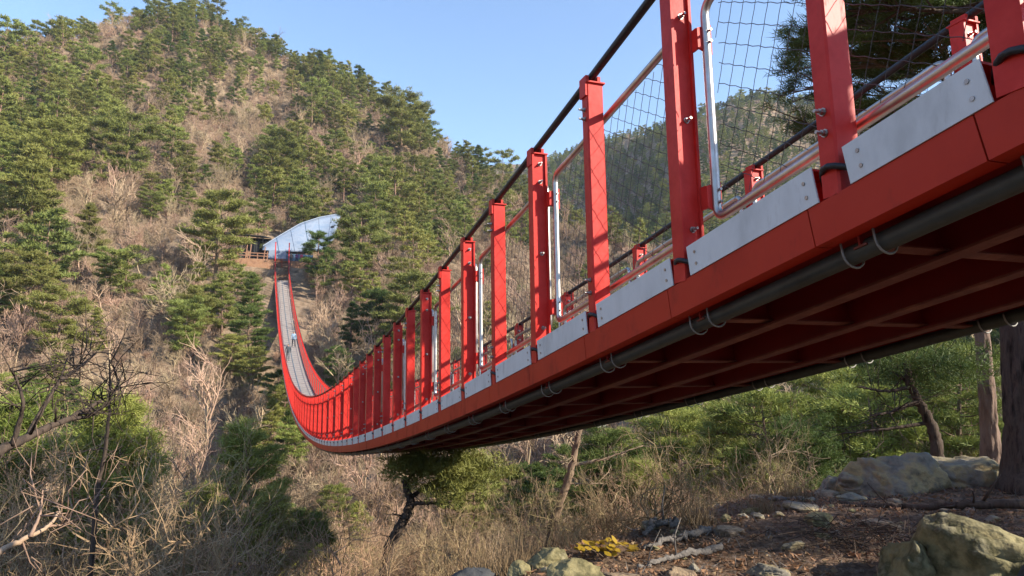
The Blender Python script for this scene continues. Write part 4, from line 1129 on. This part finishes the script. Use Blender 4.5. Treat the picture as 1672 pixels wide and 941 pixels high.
rock('rock', at(770, 5.9, -0.1), (0.36, 0.30, 0.42), 43, ROCKD, 'dark blue grey slate rock dropping off the knoll edge at the bottom', 'rock', rz=0.5)
rock('rock', at(1215, 7.9, 0.0), (0.17, 0.14, 0.11), 47, ROCKO, 'tan rock half buried in the middle of the knoll', 'rock')
rock('rock', at(1320, 7.3, 0.0), (0.2, 0.14, 0.12), 49, ROCKO, 'tan rock beside the heap of roots', 'rock')
rock('rock', at(270, 15, 0.2), (1.1, 0.8, 0.7), 51, ROCKO, 'pale tan rock showing through bare shrubs at the lower left', 'rock')
rock('rock', at(110, 13, 0.3), (0.9, 0.7, 0.6), 53, ROCKO, 'yellowish rock behind bare stems near the bottom left corner', 'rock')
rock('rock', at(320, 17, 0.3), (0.7, 0.6, 0.7), 55, ROCKG, 'grey rock beside dark foliage above the tan rock', 'rock')
rsl = np.random.default_rng(123)
SLABP = [(1060, 7.3), (1150, 7.7), (1265, 8.6), (1300, 7.9), (1180, 6.9), (1100, 5.6), (1240, 5.6), (1330, 5.3), (1010, 5.3), (1380, 8.6), (1450, 8.7), (1525, 8.4), (1280, 6.3), (1190, 5.0), (1340, 9.2), (1090, 8.0), (1230, 9.0), (1420, 7.4)]
for i, (px_, r_) in enumerate(SLABP):
    s_ = rsl.uniform(0.07, 0.16)
    rock('rock', at(px_, r_, 0.01), (s_*1.5, s_, s_*0.55), 300+i, ROCKG if i % 3 == 0 else ROCKT, f"{'flat grey' if i % 3 == 0 else 'flat warm tan'} rock set in the litter of the knoll", 'rock', rz=rsl.uniform(0, 6), group='flat grey rocks in the knoll litter' if i % 3 == 0 else 'flat tan rocks in the knoll litter')
rrg = np.random.default_rng(99)
for i in range(26):
    px_ = rrg.uniform(860, 1650); e_ = float(KNOLL(math.degrees(math.atan2(ray(px_, 597)[0], ray(px_, 597)[1]))))
    r_ = rrg.uniform(5.0, e_-0.3); s_ = rrg.uniform(0.025, 0.075); p_ = at(px_, r_, s_*0.25); qx, qy = project(p_)
    rock('stone', p_, (s_*1.3, s_, s_*0.7), 200+i, [ROCKG, ROCKO][i % 2], f"{['pale grey', 'tan'][i % 2]} loose stone lying on the litter of the knoll", 'stone', rz=rrg.uniform(0, 6), group=['pale grey stones on the knoll', 'tan stones on the knoll'][i % 2])
def log(name, pts, r, m, label, cat, side=0, seed=0):
    rng = np.random.default_rng(seed); pts = np.array(pts, float); k = np.linspace(0, 1, len(pts)); u = np.linspace(0, 1, 26)
    P = np.stack([np.interp(u, k, pts[:, i]) for i in range(3)], -1); P[1:-1] += rng.normal(0, r*0.35, (24, 3))
    rr = np.interp(u, [0, 1], r if isinstance(r, tuple) else (r, r*0.5))*(1+rng.normal(0, 0.10, 26))
    mb = MB(); c = P[0].copy(); mb.tube(P-c, rr, 8, ref=(0.2, 0.1, 1))
    for q in range(side):
        i = rng.integers(6, 24); d = unit(rng.normal(0, 1, 3)+np.array([0, 0, 0.6])); L = rng.uniform(0.15, 0.45)
        mb.tube(np.stack([P[i]-c + d*L*t for t in (0, 0.5, 1)])+rng.normal(0, 0.015, (3, 3)), np.array([0.4, 0.3, 0.12])*rr[i], 5)
    o = mb.build(name, [m], None, True, loc=tuple(c)); tag(o, label, cat); return o
g = lambda px_, r_, h=0.03: at(px_, r_, h)
log('fallen_log', [g(1655, 8.2, 0.08), g(1560, 8.1, 0.07), g(1470, 8.2, 0.05), g(1360, 8.3, 0.03)], 0.045, BARKD, 'long dark fallen branch lying across the knoll below the crest boulders', 'log', 4, 1)
log('dead_branch', [g(1150, 6.9, 0.05), g(1100, 6.6, 0.06), g(1045, 6.3, 0.03)], 0.035, WOODG, 'grey weathered branch on the knoll, upper of the two by the yellow leaves', 'branch', 3, 2)
log('dead_branch', [g(1165, 6.3, 0.05), g(1100, 6.05, 0.05), g(1035, 5.75, 0.03)], 0.032, WOODG, 'grey weathered branch on the knoll, lower of the two by the yellow leaves', 'branch', 3, 3)
log('dead_branch', [g(1100, 7.2, 0.05), g(1060, 7.2, 0.10), g(1050, 7.0, 0.03)], 0.04, WOODG, 'short stub of grey wood at the knoll edge behind the two branches', 'branch', 1, 4)
log('dead_branch', [g(1300, 8.6, 0.03), g(1245, 8.5, 0.04)], 0.03, WOODG, 'short grey stick near the crest left of the boulders', 'branch', 2, 5)
log('dead_branch', [g(1360, 4.9, 0.03), g(1450, 4.9, 0.10), g(1500, 5.0, 0.05)], 0.009, BARKD, 'thin dark twig in front of the big ochre boulder', 'branch', 5, 6)

# heap of roots and dry stems left of the big boulder
rt = np.random.default_rng(61); A_, B_, ra_, rb_ = [], [], [], []
cc = at(1390, 6.6)
for i in range(260):
    p = cc + rt.normal(0, 1, 3)*np.array([0.30, 0.25, 0.02]); p[2] = gz(p[0], p[1])+rt.uniform(0, 0.16)
    d = unit(rt.normal(0, 1, 3)*np.array([1, 1, 0.45])); L = rt.uniform(0.1, 0.4)
    A_.append(p); B_.append(p+d*L); ra_.append(0.004); rb_.append(0.002)
o = link_mesh('root_heap', segs_mesh('root_heap', np.array(A_)-cc, np.array(B_)-cc, ra_, rb_, 3, [BARKD]), None, tuple(cc)); tag(o, 'dark tangle of roots and twigs left of the big ochre boulder', 'twigs', kind='stuff')

# leaf litter and needles on the knoll
def litter(name, n, seed, m, size, r0, label, wide=0.5, lift=0.012):
    rng = np.random.default_rng(seed); th = np.radians(rng.uniform(14, 66, n)); r = np.sqrt(rng.uniform(r0**2, 13.0**2, n))
    ok = r < KNOLL(np.degrees(th))+1.2; th, r = th[ok], r[ok]; x, y = r*np.sin(th), r*np.cos(th)
    dens = fbm(x/0.8, y/0.8, seed, 3)+rng.normal(0, 0.15, len(x)); x, y = x[dens > -0.10], y[dens > -0.10]
    k = len(x); z = ground_z(x, y)+lift; a = rng.uniform(0, 6.28, k); L = size*rng.uniform(0.5, 1.3, k); tl = rng.normal(0, 0.45, k); cu = rng.uniform(0.0, 0.5, k)
    d = np.stack([np.cos(a), np.sin(a), 0*a], -1); s_ = np.stack([-np.sin(a), np.cos(a), np.tan(np.clip(tl, -1, 1))], -1)
    C0 = np.stack([x, y, z], -1); Lx = L[:, None]
    V = np.stack([C0-d*Lx*0.5+np.array([0, 0, 1])*(cu*L)[:, None], C0-s_*Lx*wide*0.5, C0+d*Lx*0.5+np.array([0, 0, 1])*(cu*L)[:, None], C0+s_*Lx*wide*0.5], 1)
    me = raw_mesh(name, V.reshape(-1, 3), np.arange(k*4).reshape(-1, 4), [m]); o = link_mesh(name, me); tag(o, label, 'leaf litter', kind='stuff')
litter('leaf_litter', 24000, 71, DRYLEAF, 0.055, 3.6, 'brown fallen leaves strewn over the knoll')
litter('leaf_litter', 10000, 73, STRAW, 0.045, 3.6, 'pale dry leaves and chips strewn over the knoll')
litter('needle_litter', 26000, 75, BARKR, 0.10, 3.6, 'brown pine needles strewn over the knoll', wide=0.05, lift=0.01)
litter('twig_litter', 2600, 77, WOODG, 0.16, 3.6, 'grey twig bits strewn over the knoll', wide=0.06, lift=0.02)
# dry grass tufts
def grass(px_, r_, h, n, label, m=STRAW, sp=0.10):
    rng = np.random.default_rng(int(px_)); c = at(px_, r_); P = rng.normal(0, sp, (n, 3))*np.array([1, 1, 0]); d = unit(rng.normal(0, 0.45, (n, 3))+np.array([0, 0, 1]))*h*rng.uniform(0.4, 1.1, (n, 1))
    me = tris_mesh('grass_tuft', P, d, unit(np.cross(d, rng.normal(0, 1, (n, 3))))*0.004, [m]); o = link_mesh('grass_tuft', me, None, tuple(c)); tag(o, label, 'grass tuft')
grass(1130, 7.4, 0.34, 260, 'dry tan grass tuft at the knoll edge above the grey branches')
grass(1235, 7.9, 0.28, 200, 'dry tan grass tuft beside the half buried tan rock')
grass(1440, 4.8, 0.16, 160, 'yellow green grass tuft at the bottom edge by the big boulder', GLEAF)
grass(1290, 8.7, 0.30, 200, 'dry grass tuft at the crest left of the grey boulders')
grass(800, 6.6, 0.75, 320, 'tall dry grass clump above the dark slate rock', STRAW, 0.2)
grass(830, 6.3, 0.6, 260, 'tall dry grass clump left of the olive rock', STRAW, 0.16)
# low plant with yellow leaves
rng = np.random.default_rng(81); c = at(985, 6.0); root = empty('yellow_leaved_plant', tuple(c)); tag(root, 'low plant with broad yellow leaves between the rocks and grey branches', 'plant')
n = 60; a = rng.uniform(0, 6.28, n); rr = np.sqrt(rng.uniform(0, 1, n))*0.24
C0 = np.stack([rr*np.cos(a)*1.2, rr*np.sin(a), 0.05+0.11*rng.uniform(0, 1, n)*(1-rr/0.3)], -1); mb = MB()
for i in range(n):
    d = unit(np.array([math.cos(a[i]+rng.normal(0, 0.6)), math.sin(a[i]), rng.uniform(-0.3, 0.3)])); s_ = unit(np.cross(d, [0, 0, 1]))+np.array([0, 0, rng.normal(0, 0.35)]); L = rng.uniform(0.025, 0.055)
    mb.add([C0[i]-d*L, C0[i]-d*L*0.3-s_*L*0.55, C0[i]+d*L*0.4-s_*L*0.5, C0[i]+d*L, C0[i]+d*L*0.4+s_*L*0.5, C0[i]-d*L*0.3+s_*L*0.55], [(0, 1, 2, 3, 4, 5)])
mb.build('leaves', [YLEAF], root)
mb = MB()
for i in range(0, n, 5): mb.tube([(0, 0, -0.02), C0[i]*0.5, C0[i]], 0.004, 4)
mb.build('stems', [TWIGD], root)

# ---------------------------------------------------------------- near trees
BIG = [pine_proto(700, 8.8, 2.9, 'open', 3, PINED, bark=BARKD, lean=0.02, bare=0.63, tk=0.95), pine_proto(701, 8.4, 2.7, 'open', 3, PINED, bark=BARKR, lean=0.03, bare=0.61, tk=0.62)]
def near_pine(name, me, loc, rz, s, label, group=None):
    o = plant('p', [('trunk', me[0]), ('crown', me[2])], loc, rz, s, name=name); tag(o, label, 'pine tree', group); return o
near_pine('pine_tree', BIG[0], at(1662, 9.6), 0.4, 1.0, 'big pine with thick dark furrowed trunk at the right edge of the knoll')
near_pine('pine_tree', BIG[1], at(1606, 12.2), 2.2, 0.95, 'slimmer reddish pine trunk leaning left beside the thick trunk')
SH = [pine_proto(710, 8.0, 2.9, 'open', 2, PINED, bark=BARKR, bare=0.28), pine_proto(711, 7.0, 2.6, 'flat', 2, PINED, bark=BARKR, bare=0.25)]
for x, y, s, k, rz in ((10.6, 1.2, 0.66, 0, 0.3), (12.2, -1.6, 0.70, 1, 1.4), (9.8, 3.4, 0.60, 1, 2.0)):  # pines added out of view so that they shade the knoll
    o = near_pine('pine_tree', SH[k], (x, y, gz(x, y)), rz, s, 'unseen pine added right of the knoll to shade it', 'added pines shading the knoll')
# crooked dark little tree on the crest
def limb_tree(name, paths, m, label, cat='bare tree', twigs=0, seed=0, tr_=0.006):
    """trunk from the first polyline, branches from the others; twigs are grown on the branches"""
    rng = np.random.default_rng(seed); O = np.array(paths[0][0][0]); root = empty(name, tuple(O)); tag(root, label, cat)
    tm = MB(); bm_ = MB()
    for i, (pts, r0, r1) in enumerate(paths):
        pts = np.array(pts); k = np.linspace(0, 1, len(pts)); n = 6*len(pts); u = np.linspace(0, 1, n)
        P = np.stack([np.interp(u, k, pts[:, c]) for c in range(3)], -1)
        for _ in range(3): P[1:-1] = 0.25*P[:-2]+0.5*P[1:-1]+0.25*P[2:]
        P[1:-1] += rng.normal(0, r0*0.12, (n-2, 3)); rr = np.linspace(r0, r1, n)
        (tm if i == 0 else bm_).tube(P-O, rr, 8 if i == 0 else 6)
        for q in range(twigs if i else twigs//2):
            j = rng.integers(int(n*0.35), n); p = P[j]-O; d = unit(rng.normal(0, 1, 3)+np.array([0, 0, 0.4])); L = rng.uniform(0.2, 0.8)
            mid_ = p+d*L*0.5+rng.normal(0, 0.06, 3); e_ = p+d*L+rng.normal(0, 0.10, 3)
            bm_.tube([p, mid_, e_], [max(rr[j]*0.45, tr_*1.3), tr_, tr_*0.5], 4)
            for w_ in range(2):
                d2 = unit(d+rng.normal(0, 0.7, 3)); b0 = p+(e_-p)*rng.uniform(0.3, 0.9); bm_.tube([b0, b0+d2*L*0.4, b0+d2*L*0.6+rng.normal(0, 0.05, 3)], [tr_*0.9, tr_*0.6, tr_*0.35], 3)
    tm.build('trunk', [m], root, True)
    if bm_.n: bm_.build('branches', [m], root, True)
    return root
def px3(px_, py_, r_):
    """a point r metres out (horizontally) on the line of sight of a pixel"""
    d = ray(px_, py_); return d*r_/math.hypot(d[0], d[1])
b0 = at(1524, 10.8, -0.1)
limb_tree('crooked_tree', [([b0, px3(1530, 725, 10.8), px3(1520, 690, 10.8), px3(1500, 655, 10.7), px3(1487, 632, 10.6), px3(1480, 590, 10.5)], 0.085, 0.04),
    ([px3(1500, 655, 10.7), px3(1460, 672, 10.4), px3(1420, 680, 10.2)], 0.035, 0.012), ([px3(1487, 632, 10.6), px3(1450, 640, 10.3), px3(1400, 632, 10.0)], 0.03, 0.010),
    ([px3(1520, 690, 10.8), px3(1455, 700, 10.5), px3(1375, 708, 10.3)], 0.03, 0.010), ([px3(1487, 632, 10.6), px3(1500, 600, 10.8), px3(1530, 590, 11)], 0.03, 0.012)], BARKD, 'crooked dark little tree twisting up behind the crest boulders', 'tree', 9, 5, 0.005)
bl = px3(-60, 770, 9.0)
limb_tree('leaning_tree', [([np.array([bl[0]-0.6, bl[1], gz(bl[0]-0.6, bl[1])-0.2]), bl, px3(10, 732, 9.2), px3(70, 702, 9.5), px3(120, 680, 9.7), px3(165, 655, 9.9)], 0.07, 0.022),
    ([px3(45, 712, 9.4), px3(80, 650, 9.6), px3(98, 620, 9.8), px3(110, 585, 10)], 0.03, 0.008), ([px3(98, 622, 9.8), px3(130, 600, 10), px3(160, 575, 10)], 0.03, 0.008),
    ([px3(110, 685, 9.7), px3(150, 680, 9.7), px3(200, 640, 9.6)], 0.03, 0.008), ([px3(20, 727, 9.2), px3(40, 660, 9.0), px3(20, 600, 9.0)], 0.03, 0.008)], BARKD, 'dark bare tree leaning in from the left edge over the shrubs', 'bare tree', 12, 6)
bl = px3(-40, 925, 7.6)
limb_tree('fallen_tree', [([np.array([bl[0], bl[1], bl[2]-0.3]), px3(-10, 905, 7.6), px3(40, 880, 7.8), px3(80, 860, 8.0), px3(98, 835, 8.2)], 0.034, 0.010), ([px3(50, 877, 7.8), px3(66, 840, 7.9), px3(70, 800, 8.0)], 0.018, 0.006), ([px3(80, 860, 8), px3(120, 855, 8.2)], 0.014, 0.005)], TWIG, 'pale sunlit bare branch reaching in at the bottom left corner', 'branch', 7, 8)
b1 = np.array([*px3(150, 880, 10.5)[:2], 0]); b1[2] = gz(b1[0], b1[1])-0.2
limb_tree('thin_dark_tree', [([b1, px3(158, 800, 10.5), px3(172, 740, 10.5), px3(178, 680, 10.5), px3(180, 620, 10.5), px3(178, 588, 10.5)], 0.036, 0.008), ([px3(178, 650, 10.5), px3(205, 620, 10.6)], 0.012, 0.005), ([px3(178, 660, 10.5), px3(150, 640, 10.4)], 0.012, 0.005)], BARKD, 'thin dark upright stem standing before the yellow green pine at left', 'bare tree', 10, 9)
b2 = np.array([*px3(880, 900, 12)[:2], 0]); b2[2] = gz(b2[0], b2[1])-0.2
limb_tree('leaning_tree', [([b2, px3(903, 855, 12), px3(918, 810, 12), px3(934, 760, 12), px3(942, 722, 12), px3(950, 690, 12), px3(955, 650, 12)], 0.085, 0.04), ([px3(934, 760, 12), px3(985, 750, 12.2), px3(1050, 728, 12.4)], 0.035, 0.008), ([px3(925, 790, 12), px3(985, 790, 12.2)], 0.02, 0.006), ([px3(940, 730, 12), px3(915, 700, 11.8)], 0.02, 0.006)], TWIGD, 'leaning brown trunk beyond the knoll edge under the bridge', 'bare tree', 8, 10)
b3 = np.array([*px3(618, 945, 14)[:2], 0]); b3[2] = gz(b3[0], b3[1])-0.3
PT = near_pine  # crooked pine: a dark trunk that forks under a spreading crown
root = limb_tree('crooked_pine', [([b3, px3(628, 935, 14), px3(640, 880, 14), px3(662, 845, 14), px3(672, 822, 14), px3(664, 800, 14), px3(660, 780, 14)], 0.13, 0.06),
    ([px3(672, 822, 14), px3(700, 822, 13.8), px3(735, 820, 13.7)], 0.05, 0.015), ([px3(668, 815, 14), px3(700, 790, 14.2), px3(745, 775, 14.5)], 0.05, 0.02), ([px3(662, 790, 14), px3(680, 765, 14), px3(720, 752, 14)], 0.045, 0.02), ([px3(662, 845, 14), px3(640, 838, 14)], 0.03, 0.008)], BARKD, 'crooked dark pine with a forked trunk and one sided crown below the bridge', 'pine tree', 6, 12)
def add_crown(root, centres, k, l, w, m, seed, spread=0.35, name='crown'):
    rng = np.random.default_rng(seed); O = np.array(root.location); Cn = []
    for c, rad, n in centres: Cn.append(np.array(c)-O+rng.normal(0, 1, (n, 3))*np.array([rad, rad, rad*0.38]))
    Cn = np.concatenate(Cn); Dn = unit(rng.normal(0, 1, Cn.shape)*np.array([1, 1, 0.3])+np.array([0, 0, 0.3]))
    P, Dv, Sv = sprays(rng, Cn, Dn, k, l, w, jit=0.09); link_mesh(name, tris_mesh(name, P, Dv, Sv, [m]), root)
add_crown(root, [(px3(690, 765, 14), 0.42, 60), (px3(735, 770, 14.3), 0.45, 70), (px3(770, 760, 14.4), 0.35, 45), (px3(670, 755, 14.2), 0.3, 35), (px3(745, 800, 13.8), 0.3, 30)], 34, 0.22, 0.022, PINE, 13)
cr = [o for o in bpy.data.objects if o.get('label', '').startswith('crooked dark little tree')][0]
add_crown(cr, [(px3(1485, 605, 10.6), 0.35, 40), (px3(1530, 595, 11), 0.35, 40), (px3(1500, 620, 11.2), 0.3, 25)], 44, 0.16, 0.012, PINED, 14)
# small pines placed by column, distance and top
def by_top(me, H, px_, r_, py_top, label, rz, maxw=None, group=None):
    p = at(px_, r_); top = px3(px_, py_top, r_)[2]; s = max((top-p[2])/H, 0.3); return near_pine('pine_tree', me, p, rz, s, label, group)
NH = [5.5, 4.5, 6.0, 5.0]
SL = [6.0, 7.0, 5.0]
for k, px_, r_, pt, lab in ((11, 405, 17.0, 690, 'dark green young pine below the lowest point of the bridge at left'),
                            (11, 452, 14.5, 800, 'low dark pine in front of the dark young pine, nearer the camera'),
                            (12, 522, 15.0, 838, 'small light green pine at the bottom, right of the dark young pine'),
                            (10, 205, 17.0, 640, 'yellow green young pine behind the thin dark stem at left'),
                            (12, 160, 19.0, 672, 'yellow green bushy pine left of the yellow green young pine'),
                            (10, 20, 20.0, 640, 'olive young pine behind the leaning tree at the left edge'),
                            (12, 330, 20.0, 800, 'low olive pine left of the dark young pine'),
                            (0, 1000, 16.5, 700, 'mid green young pine under the bridge beside the leaning brown trunk'),
                            (12, 1050, 15.5, 755, 'low green pine right of the leaning brown trunk'),
                            (1, 1260, 19, 645, 'light green low pine under the bridge, left of the crooked little tree'),
                            (2, 1340, 25, 605, 'yellow green pine under the bridge, taller one behind the low light one'),
                            (13, 1310, 15.5, 690, 'small deep green pine behind the crest boulders'),
                            (1, 1430, 19.5, 640, 'yellow green pine directly behind the crooked little tree'),
                            (0, 1480, 25, 580, 'dark pine behind the crooked little tree, under the far pipe'),
                            (2, 1560, 20, 565, 'olive pine between the crooked tree and the pine trunks'),
                            (11, 1180, 22, 665, 'deep green pine under the middle of the near span'),
                            (1, 1115, 27, 672, 'pale green pine under the near span, left of the deep green one')):
    if k >= 10 and k < 13: by_top(PINES_SLIM[k-10], SL[k-10], px_, r_, pt, lab, k*1.7+px_)
    else: by_top(PINES_NEAR[k % 10], NH[k % 10], px_, r_, pt, lab, k*1.7+px_)
# bare shrubs of the near slope
rng = np.random.default_rng(91); BH = [5.5, 4.5, 6.5, 4.0, 5.0]; items = []
spots = []
for px_ in np.linspace(-30, 640, 60): spots.append((px_+rng.normal(0, 14), rng.uniform(10.5, 28)))
for px_ in np.linspace(660, 1250, 30): spots.append((px_+rng.normal(0, 14), rng.uniform(11, 24)))
for px_ in np.linspace(1200, 1560, 8): spots.append((px_+rng.normal(0, 14), rng.uniform(14, 24)))
for px_, r_ in spots:
    p = at(px_, r_); k = int(rng.integers(0, 5)) if px_ > 640 else int(rng.choice([0, 1, 2, 0, 1]))
    lim = np.interp(px_, [0, 100, 300, 420, 470, 640, 835, 1000, 1300, 1672], [600, 590, 640, 745, 765, 765, 740, 710, 655, 600]) + rng.uniform(10, 120)
    top = px3(px_, lim, r_)[2]; s = np.clip((top-p[2])/BH[k], 0.25, 1.15)
    tr, br, lv = BARES_NEAR[k]
    o = plant('b', [('trunk', tr), ('branches', br), ('dry_leaves', lv)], p, rng.uniform(0, 6.28), s, name='bare_shrub'); o['category'] = 'bare shrub'
    qx, qy = project(p+np.array([0, 0, 1.0])); items.append((o, float(qx), float(lim), ['twin stemmed pale', 'spreading pale', 'dark upright', 'bushy', 'brown leaved dark'][k]))
choose_labels(items, 'near shrub', 'bare shrubs on the near slope')

# ---------------------------------------------------------------- air
hz = MB(); hz.box(-950, 950, -950, 950, -140, 330)
hm = bpy.data.materials.new('thin_air'); hm.use_nodes = True; hn = hm.node_tree.nodes; hn.clear()
ho = hn.new('ShaderNodeOutputMaterial'); hv = hn.new('ShaderNodeVolumePrincipled'); hv.inputs['Color'].default_value = (0.80, 0.88, 1.0, 1); hv.inputs['Density'].default_value = 0.0002; hv.inputs['Anisotropy'].default_value = 0.2
hm.node_tree.links.new(hv.outputs[0], ho.inputs['Volume'])
tag(hz.build('haze', [hm]), kind='stuff')
